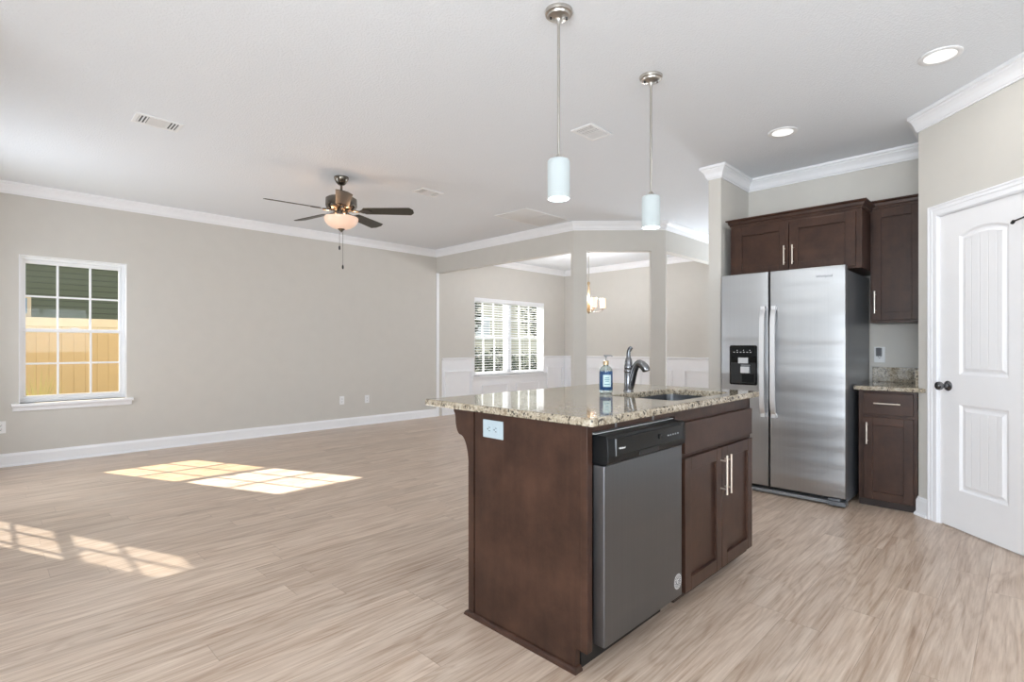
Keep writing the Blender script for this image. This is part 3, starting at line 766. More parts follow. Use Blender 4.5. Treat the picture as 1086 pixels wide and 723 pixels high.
for k, uu in enumerate((1.935, 1.955, 1.975, 1.995, 2.015)):
    bm = BM(); fbox(bm, FR, uu-0.005, uu+0.005, -1.038, -1.0335, 0.80, 0.806); obj('button', bm, M['grey'], con)
bm = BM(); axis_lathe(bm, FR(1.872, -1.036, 0.806), (0, -1, 0), [(0.010, 0), (0.010, 0.003), (0.008, 0.004)]); obj('button', bm, M['charcoal'], con)
# round printed seal low on the door
bm = BM(); sx, sz = 2.052, 0.175
for r0, r1 in ((0.027, 0.031), (0.0155, 0.018)):
    a = [bm.verts.new(FR(sx + r0*math.cos(2*math.pi*k/40), DN+0.0006, sz + r0*math.sin(2*math.pi*k/40))) for k in range(40)]
    b_ = [bm.verts.new(FR(sx + r1*math.cos(2*math.pi*k/40), DN+0.0006, sz + r1*math.sin(2*math.pi*k/40))) for k in range(40)]
    for k in range(40):
        j = (k+1) % 40; bm.faces.new((a[k], a[j], b_[j], b_[k]))
for k in range(14):
    a0 = 2*math.pi*k/14; ca, sa = math.cos(a0), math.sin(a0)
    bm.faces.new([bm.verts.new(FR(sx + r_*math.cos(a0+da), DN+0.0006, sz + r_*math.sin(a0+da))) for r_, da in ((0.020, -0.13), (0.025, -0.13), (0.025, 0.13), (0.020, 0.13))])
for (a, b_, c, d) in ((-0.009, -0.002, 0.000, 0.010), (0.001, 0.009, 0.003, 0.010), (-0.008, 0.008, -0.004, -0.001), (-0.005, 0.006, -0.010, -0.006)):
    fbox(bm, FR, sx+a, sx+b_, DN+0.0001, DN+0.0006, sz+c, sz+d)
tag(obj('seal', bm, M['mark'], dw), 'round pale printed seal')
bm = BM(); fbox(bm, FR, DX0, DX1, -1.17, -1.155, 0.0, 0.10); obj('toe_panel', bm, M['blackm'], dw)
bm = BM(); fbox(bm, FR, DX0, DX1, -1.12, -1.093, 0.8485, 0.8515); obj('mounting_strip', bm, M['silver'], dw)
for uu in (1.66, 1.93):
    bm = BM(); fbox(bm, FR, uu-0.006, uu+0.006, -1.1, -1.0985, 0.857, 0.880); obj('bracket', bm, M['grey'], rl)

# island stone top with sink cut-out -------------------------------------------
CX0, CX1, CY0, CY1, CT = 1.455, 3.000, 1.058, 2.018, 0.914
SX0, SX1, SY0, SY1 = 2.20, 2.80, 1.140, 1.500
def slab_top(bm, x0, x1, y0, y1, r, z0, z1, hole=None):
    prof = [(0.006, z0), (0.0015, z0+0.0015), (0, z0+0.006), (0, z1-0.008), (0.0025, z1-0.0025), (0.008, z1)]
    loops = [rrect(x0+i, x1-i, y0+i, y1-i, max(0.002, r-i), z) for i, z in prof]
    L = loft(bm, loops)
    def ed(vs): return [bm.edges.get((vs[i], vs[(i+1) % len(vs)])) or bm.edges.new((vs[i], vs[(i+1) % len(vs)])) for i in range(len(vs))]
    if hole:
        hz = [(0.0, z0), (0.0, z1-0.005), (-0.0015, z1-0.0015), (-0.005, z1)]
        H = loft(bm, [rrect(hole[0]+i, hole[1]-i, hole[2]+i, hole[3]-i, 0.045, z) for i, z in hz])
        bmesh.ops.triangle_fill(bm, edges=ed(L[-1]) + ed(H[-1]), use_beauty=True)
        bmesh.ops.triangle_fill(bm, edges=ed(L[0]) + ed(H[0]), use_beauty=True)
    else:
        bm.faces.new(L[-1]); bm.faces.new(L[0][::-1])
bm = BM(); slab_top(bm, CX0, CX1, CY0, CY1, 0.012, IZ, CT, (SX0, SX1, SY0, SY1))
ct = obj('island_countertop', bm, M['granite'], loc=(2.22, 1.53, IZ))
tag(ct, 'polished beige speckled granite top of the kitchen island', 'countertop')
sk = thing('sink', (2.5, 1.32, 0.70), 'stainless undermount sink set into the island granite', 'sink')
e = 0.008
bm = BM(); L = loft(bm, [rrect(SX0-0.02, SX1+0.02, SY0-0.02, SY1+0.02, 0.05, IZ-0.0015), rrect(SX0-e, SX1+e, SY0-e, SY1+e, 0.05, IZ-0.002), rrect(SX0-e, SX1+e, SY0-e, SY1+e, 0.05, 0.75),
    rrect(SX0, SX1, SY0, SY1, 0.045, 0.725), rrect(SX0+0.025, SX1-0.025, SY0+0.025, SY1-0.025, 0.03, 0.708), rrect(SX0+0.2, SX1-0.2, SY0+0.13, SY1-0.13, 0.02, 0.704)])
bm.faces.new(L[-1])
o = obj('bowl', bm, M['steel_sink'], sk, smooth='auto'); md = o.modifiers.new('t', 'SOLIDIFY'); md.thickness = 0.0015; md.offset = 1
bm = BM(); lathe(bm, [(0.045, 0.7045), (0.045, 0.707), (0.036, 0.7075), (0.03, 0.7055), (0.004, 0.7055)], (2.5, 1.32)); obj('drain', bm, M['chrome'], sk, smooth='auto')

# faucet ------------------------------------------------------------------------
fx, fy = 2.497, 1.572
fc = thing('faucet', (fx, fy, CT), 'single-lever pewter kitchen faucet behind the island sink', 'faucet')
bm = BM(); lathe(bm, [(0.027, CT), (0.027, CT+0.006), (0.0235, CT+0.012), (0.0225, CT+0.06), (0.0225, 1.012), (0.0215, 1.014), (0.0240, 1.018), (0.0240, 1.030), (0.0215, 1.034), (0.0235, 1.038), (0.0235, 1.052), (0.0205, 1.058), (0.0205, 1.070), (0.0165, 1.090), (0.0110, 1.102), (0.008, 1.106)], (fx, fy))
obj('body', bm, M['chrome'], fc, smooth='auto')
bm = BM(); tube(bm, [(fx, fy-t, z) for t, z in ((0.006, 0.925), (0.016, 0.955), (0.025, 0.990), (0.034, 1.025), (0.046, 1.050), (0.058, 1.064), (0.068, 1.068))], [0.021, 0.021, 0.020, 0.0195, 0.019, 0.019, 0.019], 16)
obj('spout', bm, M['chrome'], fc, smooth='auto')
bm = BM(); tube(bm, [(fx, fy-t, z) for t, z in ((0.058, 1.066), (0.070, 1.067), (0.084, 1.061), (0.099, 1.048), (0.110, 1.032), (0.112, 1.026))], [0.0195, 0.021, 0.022, 0.0225, 0.0215, 0.018], 16)
obj('spray_head', bm, M['chrome'], fc, smooth='auto')
bm = BM(); tube(bm, [(fx, fy, 1.100), (fx, fy+0.001, 1.115), (fx+0.002, fy-0.001, 1.132), (fx+0.006, fy-0.006, 1.146), (fx+0.012, fy-0.012, 1.154)], [0.0120, 0.0110, 0.0110, 0.0120, 0.010], 12)
obj('lever', bm, M['knob'], fc, smooth='auto')

# soap bottle -------------------------------------------------------------------
bx, by = 2.294, 1.580
so = thing('soap_bottle', (bx, by, CT), 'clear hand-soap pump bottle with blue patterned label beside the faucet', 'soap bottle')
bm = BM(); lathe(bm, [(0.030, CT+0.001), (0.0335, CT+0.004), (0.034, CT+0.010), (0.034, 1.028), (0.032, 1.040), (0.025, 1.051), (0.0145, 1.058), (0.0125, 1.062), (0.0125, 1.068)], (bx, by), 40)
obj('bottle', bm, M['soap'], so, smooth='auto')
bm = BM(); lathe(bm, [(0.0343, 0.932), (0.0346, 0.9325), (0.0346, 1.0275), (0.0343, 1.028)], (bx, by), 48, cap=False)
obj('wrap_label', bm, M['bluelabel'], so, smooth=True)
def arc_patch(bm, r, a0, a1, z0, z1, seg=14):
    ps = [[bm.verts.new((bx + r*math.cos(a0+(a1-a0)*k/seg), by + r*math.sin(a0+(a1-a0)*k/seg), z)) for k in range(seg+1)] for z in (z0, z1)]
    for k in range(seg): bm.faces.new((ps[0][k], ps[0][k+1], ps[1][k+1], ps[1][k]))
AC = math.atan2(-by, -bx) + 0.18
bm = BM(); arc_patch(bm, 0.0350, AC-0.62, AC+0.62, 0.950, 1.012)
pl = obj('front_label', bm, M['palelabel'], so, smooth=True)
bm = BM()
for z, hw in ((0.997, 0.30), (0.988, 0.36), (0.979, 0.26), (0.963, 0.40)): arc_patch(bm, 0.0353, AC-hw, AC+hw, z-0.0018, z+0.0018)
obj('label_print', bm, M['teal'], pl, smooth=True)
bm = BM(); lathe(bm, [(0.0135, 1.062), (0.0150, 1.063), (0.0150, 1.080), (0.0140, 1.084), (0.006, 1.085)], (bx, by)); obj('collar', bm, M['gold'], so, smooth='auto')
bm = BM(); lathe(bm, [(0.0038, 1.084), (0.0038, 1.106)], (bx, by), 14); lathe(bm, [(0.0065, 1.104), (0.0075, 1.106), (0.0075, 1.112), (0.006, 1.115)], (bx, by), 20)
tube(bm, [(bx - 0.012*0.70, by + 0.012*0.71, 1.111), (bx + 0.026*0.70, by - 0.026*0.71, 1.111), (bx + 0.034*0.70, by - 0.034*0.71, 1.107)], [0.0040, 0.0030, 0.0026], 10)
obj('pump', bm, M['grey'], so, smooth='auto')
bm = BM(); lathe(bm, [(0.003, 0.93), (0.003, 1.062)], (bx, by), 10); obj('dip_tube', bm, M['silver'], so)

# ------------------------------------------------------------------ outlets
def outlet(name, fr, u, n, z, label, horizontal=False, mat=None, group=None, wh=(0.072, 0.117)):
    t = thing(name, tuple(fr(u, n, z)), label, 'outlet', group)
    W, H = wh
    def fb(bm, a0, a1, n0, n1, b0, b1):
        if horizontal: fbox(bm, fr, u+b0, u+b1, n+n0, n+n1, z+a0, z+a1)
        else: fbox(bm, fr, u+a0, u+a1, n+n0, n+n1, z+b0, z+b1)
    bm = BM(); fb(bm, -W/2, W/2, 0, 0.005, -H/2, H/2); obj('cover_plate', bm, mat or M['plate'], t, bevel=0.003)
    for s in (-1, 1):
        bm = BM(); fb(bm, -0.0165, 0.0165, 0.004, 0.0075, s*0.0195-0.014, s*0.0195+0.014)
        r_ = obj('receptacle', bm, mat or M['plate'], t, bevel=0.004)
        bm = BM()
        fb(bm, -0.0085, -0.006, 0.0074, 0.0079, s*0.0195-0.002, s*0.0195+0.007); fb(bm, 0.006, 0.0085, 0.0074, 0.0079, s*0.0195-0.002, s*0.0195+0.007); fb(bm, -0.003, 0.003, 0.0074, 0.0079, s*0.0195-0.010, s*0.0195-0.005)
        obj('slots', bm, M['slot'], r_)
    return t
F_END = Frame((XE, 0), (0, -1), (-1, 0))
outlet('power_outlet', F_END, -1.579, 0, 0.817, 'sideways pale outlet on the end panel of the island', True, M['plate_blue'], wh=(0.074, 0.120))
outlet('power_outlet', F_LEFT, 3.626, 0, 0.386, 'left of the two white outlets low on the long wall right of the window')
outlet('power_outlet', F_LEFT, 4.024, 0, 0.377, 'right of the two white outlets low on the long wall, nearest the dining room')
outlet('power_outlet', F_LEFT, 0.130, 0, 0.383, 'white outlet low on the wall at the left picture edge, left of the window')
outlet('power_outlet', F_RIGHT, -0.884, -5.17, 1.090, 'white outlet above the small granite backsplash beside the fridge', wh=(0.075, 0.128))
ad = thing('plug_in_adapter', (5.155, 0.886, 1.085), 'grey plug-in box on the outlet above the small counter', 'adapter')
bm = BM(); fbox(bm, F_RIGHT, -0.905, -0.866, -5.1622, -5.136, 1.078, 1.148); obj('housing', bm, M['grey'], ad, bevel=0.004)
bm = BM(); fbox(bm, F_RIGHT, -0.900, -0.871, -5.1365, -5.1350, 1.083, 1.143); obj('front_face', bm, M['mark_dark'], ad, bevel=0.0005)

# ------------------------------------------------------------------ refrigerator
FY0, FY1, FXF = 0.943, 1.836, 4.33
fg = thing('refrigerator', (4.75, 1.39, 0), 'stainless side-by-side refrigerator with ice and water dispenser', 'refrigerator')
bm = BM(); box(bm, 4.402, 5.12, FY0+0.004, FY1-0.004, 0.03, 1.715); obj('cabinet', bm, M['fridge_side'], fg, bevel=0.006)
YS = 1.4585
def fridge_door(name, y0, y1):
    bm = BM()
    # slightly crowned front
    k = 10; lo = []
    for i in range(k+1):
        t = i/k; y = y0 + (y1-y0)*t; lo.append((FXF + 0.003*(2*t-1)**6, y))
    lo += [(4.395, y1), (4.395, y0)]
    prism(bm, [(x, y, 0.066) for x, y in lo], [(x, y, 1.743) for x, y in lo])
    return obj(name, bm, M['steel'], fg, bevel=0.004, smooth='auto')
fzd = fridge_door('freezer_door', YS+0.0065, FY1)
rfd = fridge_door('refrigerator_door', FY0, YS-0.0065)
bm = BM(); box(bm, 4.375, 4.40, YS-0.010, YS+0.010, 0.07, 1.738); obj('door_gasket', bm, M['blackm'], fg)
def fridge_handle(yc, parent):
    bm = BM(); pts = []
    loops = []
    for i in range(25):
        t = i/24; z = 0.608 + (1.470-0.608)*t
        st = 0.010 + 0.050*(1-(2*t-1)**6)**0.6 if 0 < t < 1 else 0.006
        dx = FXF - st; th = 0.020
        loops.append([(dx+0.004, yc-0.019, z), (dx, yc-0.0165, z), (dx-0.0006, yc, z), (dx, yc+0.0165, z), (dx+0.004, yc+0.019, z), (dx+th, yc+0.016, z), (dx+th, yc-0.016, z)])
    L = loft(bm, loops); bm.faces.new(L[0]); bm.faces.new(L[-1])
    for z0 in (0.606, 1.440): box(bm, FXF-0.03, FXF+0.002, yc-0.016, yc+0.016, z0, z0+0.032)
    tag(obj('handle', bm, M['steel_lt'], parent, smooth='auto'), 'pale bowed full-height handle')
fridge_handle(1.497, fzd); fridge_handle(1.418, rfd)
# dispenser
FD = Frame((FXF, 0), (0, -1), (-1, 0))
def dbox(name, y0, y1, n0, n1, z0, z1, mat, parent, bevel=0.002):
    bm = BM(); fbox(bm, FD, -y1, -y0, n0, n1, z0, z1); return obj(name, bm, mat, parent, bevel=bevel)
bm = BM(); L = loft(bm, [[(FXF - n, y, z) for y, z, _ in rrect(1.546+i, 1.764-i, 0.848+i, 1.167-i, 0.014, 0)] for i, n in ((0, 0.0), (0, 0.006), (0.003, 0.008), (0.010, 0.008), (0.012, 0.006))])
bm.faces.new(L[-1]); dsp = obj('dispenser', bm, M['black'], fzd)
dbox('dispenser_display', 1.560, 1.750, 0.0055, 0.0075, 1.075, 1.150, M['charcoal'], fzd, 0.001)
dbox('dispenser_niche', 1.556, 1.754, 0.0058, 0.0066, 0.862, 1.028, M['blackm'], fzd, 0.0005)
dbox('dispenser_chute', 1.615, 1.690, 0.006, 0.022, 1.022, 1.068, M['silver'], fzd)
dbox('dispenser_paddle', 1.602, 1.668, 0.006, 0.030, 0.945, 0.996, M['silver'], fzd)
dbox('dispenser_paddle', 1.598, 1.668, 0.006, 0.024, 1.000, 1.012, M['grey'], fzd)
dbox('dispenser_tray', 1.566, 1.664, 0.006, 0.012, 0.868, 0.938, M['charcoal'], fzd, 0.001)
bm = BM()
for k in range(6): fbox(bm, FD, -(1.733-k*0.026), -(1.733-k*0.026)+0.013, 0.0076, 0.0080, 1.109, 1.114)
for k in range(3): fbox(bm, FD, -(1.705-k*0.05), -(1.705-k*0.05)+0.006, 0.0076, 0.0080, 1.124, 1.130)
obj('dispenser_print', bm, M['mark'], fzd)
text('lettering', 'Whirlpool', 0.026, FD, -1.132, 0.0002, 1.664, M['mark_dark'], rfd)
# base
bm = BM(); box(bm, 4.385, 4.40, FY0+0.01, FY1-0.01, 0.036, 0.064); obj('base_shadow_gap', bm, M['blackm'], fg)
bm = BM(); box(bm, 4.345, 4.37, FY0+0.10, FY1-0.02, 0.012, 0.037); obj('base_grille', bm, M['grey'], fg, bevel=0.004)
bm = BM(); box(bm, 4.318, 4.40, FY0-0.002, FY0+0.11, 0.012, 0.042); box(bm, 4.322, 4.37, FY0+0.03, FY0+0.11, 0.045, 0.060); obj('foot_cover', bm, M['fridge_side'], fg, bevel=0.004)
for yy in (FY0+0.05, FY1-0.05):
    for xx in (4.38, 5.05):
        bm = BM(); lathe(bm, [(0.018, 0.0), (0.018, 0.032)], (xx, yy), 16); obj('foot', bm, M['blackm'], fg)
for yy in (FY0+0.05, FY1-0.05):
    bm = BM(); box(bm, 4.35, 4.46, yy-0.03, yy+0.03, 1.7145, 1.735 if True else 0); obj('hinge_cover', bm, M['charcoal'], fg, bevel=0.005)

# ------------------------------------------------------------------ wall cabinets
# over the refrigerator
CFX = 4.570
oc = thing('wall_cabinet', (4.87, 1.37, 1.742), 'wide two-door dark brown cabinet above the refrigerator', 'cabinet')
y0, y1 = 0.890, 1.855
bm = BM(); box(bm, CFX, 5.168, y0, y1, 1.742, 2.215); obj('carcass', bm, M['wood'], oc, bevel=0.0015)
a = shaker('door', F_RIGHT, -1.822, -1.388, 1.758, 2.162, -CFX, oc, rail=0.068, horiz=True); pull(a, F_RIGHT, (-1.412, 1.812), (-1.412, 1.965), -CFX+0.02)
a = shaker('door', F_RIGHT, -1.382, -0.928, 1.758, 2.162, -CFX, oc, rail=0.068, horiz=True); pull(a, F_RIGHT, (-1.350, 1.812), (-1.350, 1.965), -CFX+0.02)
bm = BM(); side_crown(bm, [(5.16, y0), (CFX, y0), (CFX, y1), (5.16, y1)][::-1], 2.185, 2.243, 0.034); box(bm, CFX, 5.165, y0, y1, 2.215, 2.235)
obj('cabinet_crown', bm, M['woodh'], oc)
# upper cabinet at the right
UX = 4.84
uc = thing('wall_cabinet', (5.0, 0.73, 1.337), 'narrow tall single-door dark brown cabinet over the small counter', 'cabinet')
y0, y1 = 0.559, 0.888
bm = BM(); box(bm, UX, 5.168, y0, y1, 1.337, 2.25); obj('carcass', bm, M['wood'], uc, bevel=0.0015)
a = shaker('door', F_RIGHT, -0.874, -0.568, 1.358, 2.200, -UX, uc, rail=0.060); pull(a, F_RIGHT, (-0.852, 1.410), (-0.852, 1.580), -UX+0.02)
bm = BM(); side_crown(bm, [(UX, 0.559), (UX, 0.888)][::-1], 2.215, 2.272, 0.034); box(bm, UX, 5.165, y0, y1, 2.25, 2.262)
obj('cabinet_crown', bm, M['woodh'], uc)
# base cabinet
BX = 4.545
bc = thing('base_cabinet', (4.86, 0.73, 0), 'small dark brown base cabinet with one drawer and one door beside the fridge', 'cabinet')
y0, y1 = 0.560, 0.906
bm = BM(); box(bm, BX, 5.165, y0, y1, 0.05, 0.842); obj('carcass', bm, M['wood'], bc, bevel=0.0015)
bm = BM(); fbox(bm, F_RIGHT, -0.872, -0.580, -BX, -BX+0.02, 0.672, 0.824); a = obj('drawer', bm, M['woodh'], bc, bevel=0.003); pull(a, F_RIGHT, (-0.806, 0.752), (-0.650, 0.752), -BX+0.02)
a = shaker('door', F_RIGHT, -0.872, -0.580, 0.058, 0.650, -BX, bc, rail=0.056); pull(a, F_RIGHT, (-0.848, 0.455), (-0.848, 0.612), -BX+0.02)
bm = BM(); box(bm, BX+0.02, 5.16, y0, y1, 0, 0.05); obj('toe_kick', bm, M['toe'], bc)
sc_ = thing('countertop', (4.85, 0.73, 0.842), 'small speckled granite counter with backsplash over the base cabinet', 'countertop')
bm = BM(); z0, z1 = 0.8425, 0.872
poly = [(5.168, 0.557), (4.549, 0.557), (4.500, 0.508), (4.500, 0.930), (5.168, 0.930)]
prism(bm, [(x, y, z0) for x, y in poly], [(x, y, z1) for x, y in poly]); obj('slab', bm, M['granite'], sc_, bevel=0.005)
bm = BM(); box(bm, 5.146, 5.168, 0.58, 0.930, z1, z1+0.118); obj('backsplash', bm, M['granite'], sc_, bevel=0.002)
bm = BM(); box(bm, 4.60, 5.168, 0.557, 0.579, z1, z1+0.118); obj('side_splash', bm, M['granite'], sc_, bevel=0.002)

# ------------------------------------------------------------------ ceiling fixtures
def pendant(x, y):
    p = thing('pendant_light', (x, y, CEIL), '', 'pendant light')
    bm = BM(); lathe(bm, [(0.066, CEIL), (0.066, CEIL-0.006), (0.063, CEIL-0.016), (0.054, CEIL-0.018), (0.050, CEIL-0.026), (0.018, CEIL-0.032), (0.010, CEIL-0.040), (0.008, CEIL-0.062)], (x, y), 40); obj('canopy', bm, M['nickel'], p, smooth='auto')
    for dx, dy in ((0.026, -0.026), (-0.026, 0.026)):
        bm = BM(); lathe(bm, [(0.005, CEIL-0.024), (0.005, CEIL-0.036), (0.002, CEIL-0.038)], (x+dx, y+dy), 10); obj('canopy_screw', bm, M['knob'], p)
    bm = BM(); lathe(bm, [(0.0068, 2.055), (0.0068, CEIL-0.05)], (x, y), 12); obj('rod', bm, M['nickel'], p, smooth='auto')
    bm = BM(); lathe(bm, [(0.022, 2.038), (0.022, 2.046), (0.014, 2.056), (0.008, 2.066)], (x, y), 24); obj('socket_cap', bm, M['nickel'], p, smooth='auto')
    bm = BM(); lathe(bm, [(0.020, 2.038), (0.047, 2.038), (0.0515, 2.033), (0.0525, 2.02), (0.0525, 1.858), (0.050, 1.855), (0.048, 1.858), (0.048, 2.02), (0.046, 2.031), (0.020, 2.033)], (x, y), 40, cap=False)
    sh = obj('shade', bm, M['pendant_glass'], p, smooth='auto')
    bm = BM(); lathe(bm, [(0.012, 2.033), (0.014, 1.99), (0.028, 1.95), (0.030, 1.925), (0.022, 1.90), (0.004, 1.892)], (x, y), 24); obj('bulb', bm, M['pendant_bulb'], p, smooth='auto')
    light('pendant_bulb', 'POINT', (x, y, 1.835), 3.0, (0.92, 0.97, 1.0), shadow_soft_size=0.03)
    return p
p1 = pendant(1.918, 1.588); p1['label'] = 'nearer pendant light, white glass cylinder hanging over the dishwasher end of the island'
light('pendant_bulb', 'POINT', (2.762, 1.587, 1.835), 3.0, (0.92, 0.97, 1.0), shadow_soft_size=0.03)
p2 = copy_tree(p1); p2.location = (2.762, 1.587, CEIL); p2['label'] = 'farther pendant light, white glass cylinder hanging over the sink end of the island'
for p in (p1, p2): p['group'] = 'pendant lights over the island'

def can(x, y, label):
    t = thing('recessed_light', (x, y, CEIL), label, 'ceiling light', 'recessed ceiling lights')
    bm = BM(); lathe(bm, [(0.098, CEIL), (0.098, CEIL-0.005), (0.090, CEIL-0.009), (0.072, CEIL-0.005), (0.070, CEIL-0.001)], (x, y), 40, cap=False); obj('trim_ring', bm, M['plate'], t, smooth='auto')
    bm = BM(); lathe(bm, [(0.072, CEIL-0.004), (0.060, CEIL-0.0065), (0.03, CEIL-0.0075), (0.003, CEIL-0.008)], (x, y), 36); obj('lens', bm, M['can_glow'], t, smooth='auto')
    o = light('can_lamp', 'AREA', (x, y, CEIL-0.012), 2.5, (1, 0.98, 0.95), shape='DISK', size=0.12)
can(3.669, 0.354, 'round white recessed ceiling light nearest the pantry door')
can(4.161, 1.307, 'round white recessed ceiling light in front of the fridge cabinets')

def vent(name, x0, x1, y0, y1, label, sections, throat='vent_dark'):
    t = thing(name, ((x0+x1)/2, (y0+y1)/2, CEIL), label, 'vent')
    fw = 0.022; bm = BM()
    for a, b_, c, d in ((x0, x1, y0, y0+fw), (x0, x1, y1-fw, y1), (x0, x0+fw, y0+fw, y1-fw), (x1-fw, x1, y0+fw, y1-fw)): box(bm, a, b_, c, d, CEIL-0.008, CEIL)
    obj('frame', bm, M['plate'], t, bevel=0.003)
    bm = BM(); box(bm, x0+fw, x1-fw, y0+fw, y1-fw, CEIL-0.001, CEIL); obj('throat', bm, M[throat], t)
    bm = BM(); X0, X1, Y0, Y1 = x0+fw, x1-fw, y0+fw, y1-fw
    for (f0, f1, kind) in sections:
        a, b_ = X0 + (X1-X0)*f0, X0 + (X1-X0)*f1
        box(bm, a-0.003, a+0.003, Y0, Y1, CEIL-0.007, CEIL-0.001)
        if kind == 'x':
            k = Y0 + 0.004
            while k < Y1-0.006:
                prism(bm, [(a, k, CEIL-0.002), (a, k+0.002, CEIL-0.002), (a, k+0.0095, CEIL-0.0065), (a, k+0.0075, CEIL-0.0065)], [(b_, k, CEIL-0.002), (b_, k+0.002, CEIL-0.002), (b_, k+0.0095, CEIL-0.0065), (b_, k+0.0075, CEIL-0.0065)]); k += 0.0125
        else:
            k = a + 0.006
            while k < b_-0.006:
                prism(bm, [(k, Y0, CEIL-0.002), (k+0.002, Y0, CEIL-0.002), (k+0.008, Y0, CEIL-0.0065), (k+0.006, Y0, CEIL-0.0065)], [(k, Y1, CEIL-0.002), (k+0.002, Y1, CEIL-0.002), (k+0.008, Y1, CEIL-0.0065), (k+0.006, Y1, CEIL-0.0065)]); k += 0.020
    obj('louvres', bm, M['vent'], t)
vent('air_vent', 0.735, 1.015, 4.290, 4.480, 'white ceiling register at the left, above the window side of the living room', [(0, 0.27, 'y'), (0.27, 0.73, 'x'), (0.73, 1, 'y')])
vent('air_vent', 3.085, 3.365, 4.315, 4.495, 'white ceiling register just right of the ceiling fan', [(0, 0.27, 'y'), (0.27, 0.73, 'x'), (0.73, 1, 'y')])
vent('air_vent', 3.035, 3.300, 2.215, 2.400, 'white ceiling register between the two pendant lights', [(0, 0.28, 'y'), (0.28, 0.56, 'y'), (0.56, 1, 'x')])
vent('return_grille', 4.360, 5.185, 4.100, 4.610, 'large white return air grille by the dining room header', [(0, 0.5, 'x'), (0.5, 1, 'x')], 'vent')

# ceiling fan --------------------------------------------------------------------
fx0, fy0 = 2.371, 4.594
fan = thing('ceiling_fan', (fx0, fy0, CEIL), 'five-blade pewter ceiling fan with a lit bowl light in the living room', 'ceiling fan')
bm = BM(); lathe(bm, [(0.066, CEIL), (0.066, CEIL-0.012), (0.060, CEIL-0.030), (0.045, CEIL-0.055), (0.030, CEIL-0.070), (0.016, CEIL-0.075)], (fx0, fy0)); obj('canopy', bm, M['bronze'], fan, smooth='auto')
bm = BM(); lathe(bm, [(0.011, 2.55), (0.011, CEIL-0.07)], (fx0, fy0), 16); obj('downrod', bm, M['bronze'], fan, smooth='auto')
bm = BM(); lathe(bm, [(0.020, 2.590), (0.028, 2.580), (0.034, 2.560), (0.120, 2.548), (0.140, 2.535), (0.142, 2.470), (0.132, 2.448), (0.100, 2.432), (0.070, 2.425), (0.060, 2.42)], (fx0, fy0), 40); obj('motor_housing', bm, M['bronze'], fan, smooth='auto')
bm = BM(); lathe(bm, [(0.058, 2.425), (0.062, 2.415), (0.062, 2.385), (0.075, 2.372), (0.100, 2.366), (0.100, 2.358)], (fx0, fy0), 32); obj('light_fitter', bm, M['bronze'], fan, smooth='auto')
bm = BM(); lathe(bm, [(0.150, 2.362), (0.154, 2.356), (0.152, 2.340), (0.142, 2.315), (0.120, 2.290), (0.088, 2.270), (0.050, 2.258), (0.010, 2.254)], (fx0, fy0), 48); tag(obj('light_bowl', bm, M['fan_bowl'], fan, smooth='auto'), 'glowing warm glass bowl')
bm = BM(); lathe(bm, [(0.030, 2.262), (0.034, 2.256), (0.024, 2.246), (0.010, 2.238), (0.008, 2.230), (0.003, 2.224)], (fx0, fy0), 20); obj('finial', bm, M['bronze'], fan, smooth='auto')
for (dx, dy, zend) in ((-0.012, 0.012, 2.075), (0.010, -0.010, 1.895)):
    bm = BM(); tube(bm, [(fx0+dx, fy0+dy, 2.244), (fx0+dx, fy0+dy, zend)], 0.0016, 6)
    ch = obj('pull_chain', bm, M['bronze'], fan)
    bm = BM(); lathe(bm, [(0.003, zend+0.026), (0.008, zend+0.018), (0.009, zend), (0.006, zend-0.012), (0.002, zend-0.014)], (fx0+dx, fy0+dy), 12); obj('chain_weight', bm, M['blackm'], ch, smooth='auto')
ZB = 2.425
for k in range(5):
    ang = R(2 - 45.3 + 72*k); ca, sa = math.cos(ang), math.sin(ang); pit = R(-13)
    def bp(r, t, h=0.0):
        tt, hh = t*math.cos(pit) - h*math.sin(pit), t*math.sin(pit) + h*math.cos(pit)
        return (fx0 + ca*r - sa*tt, fy0 + sa*r + ca*tt, ZB + hh)
    out = [(0.215, -0.058), (0.640, -0.070), (0.672, -0.030), (0.672, 0.030), (0.640, 0.070), (0.215, 0.058), (0.200, 0.035), (0.200, -0.035)]
    bm = BM(); prism(bm, [bp(r, t, -0.003) for r, t in out], [bp(r, t, 0.003) for r, t in out]); bl_ = obj('blade', bm, M['blade'], fan, bevel=0.0015)
    bm = BM(); arm = [(0.100, -0.014), (0.170, -0.012), (0.195, -0.034), (0.245, -0.040), (0.270, -0.020), (0.282, 0.0), (0.270, 0.020), (0.245, 0.040), (0.195, 0.034), (0.170, 0.012), (0.100, 0.014)]
    prism(bm, [bp(r, t, -0.0075) for r, t in arm], [bp(r, t, -0.0032) for r, t in arm])
    tube(bm, [bp(0.075, 0, 0.012), bp(0.12, 0, -0.004), bp(0.17, 0, -0.007)], 0.010, 8)
    obj('blade_bracket', bm, M['bronze'], bl_, smooth=False)
for k in range(3):
    a = R(40 + 120*k)
    light('fan_bulb', 'POINT', (fx0 + 0.115*math.cos(a), fy0 + 0.115*math.sin(a), 2.392), 1.1, (1.0, 0.62, 0.36), shadow_soft_size=0.02)

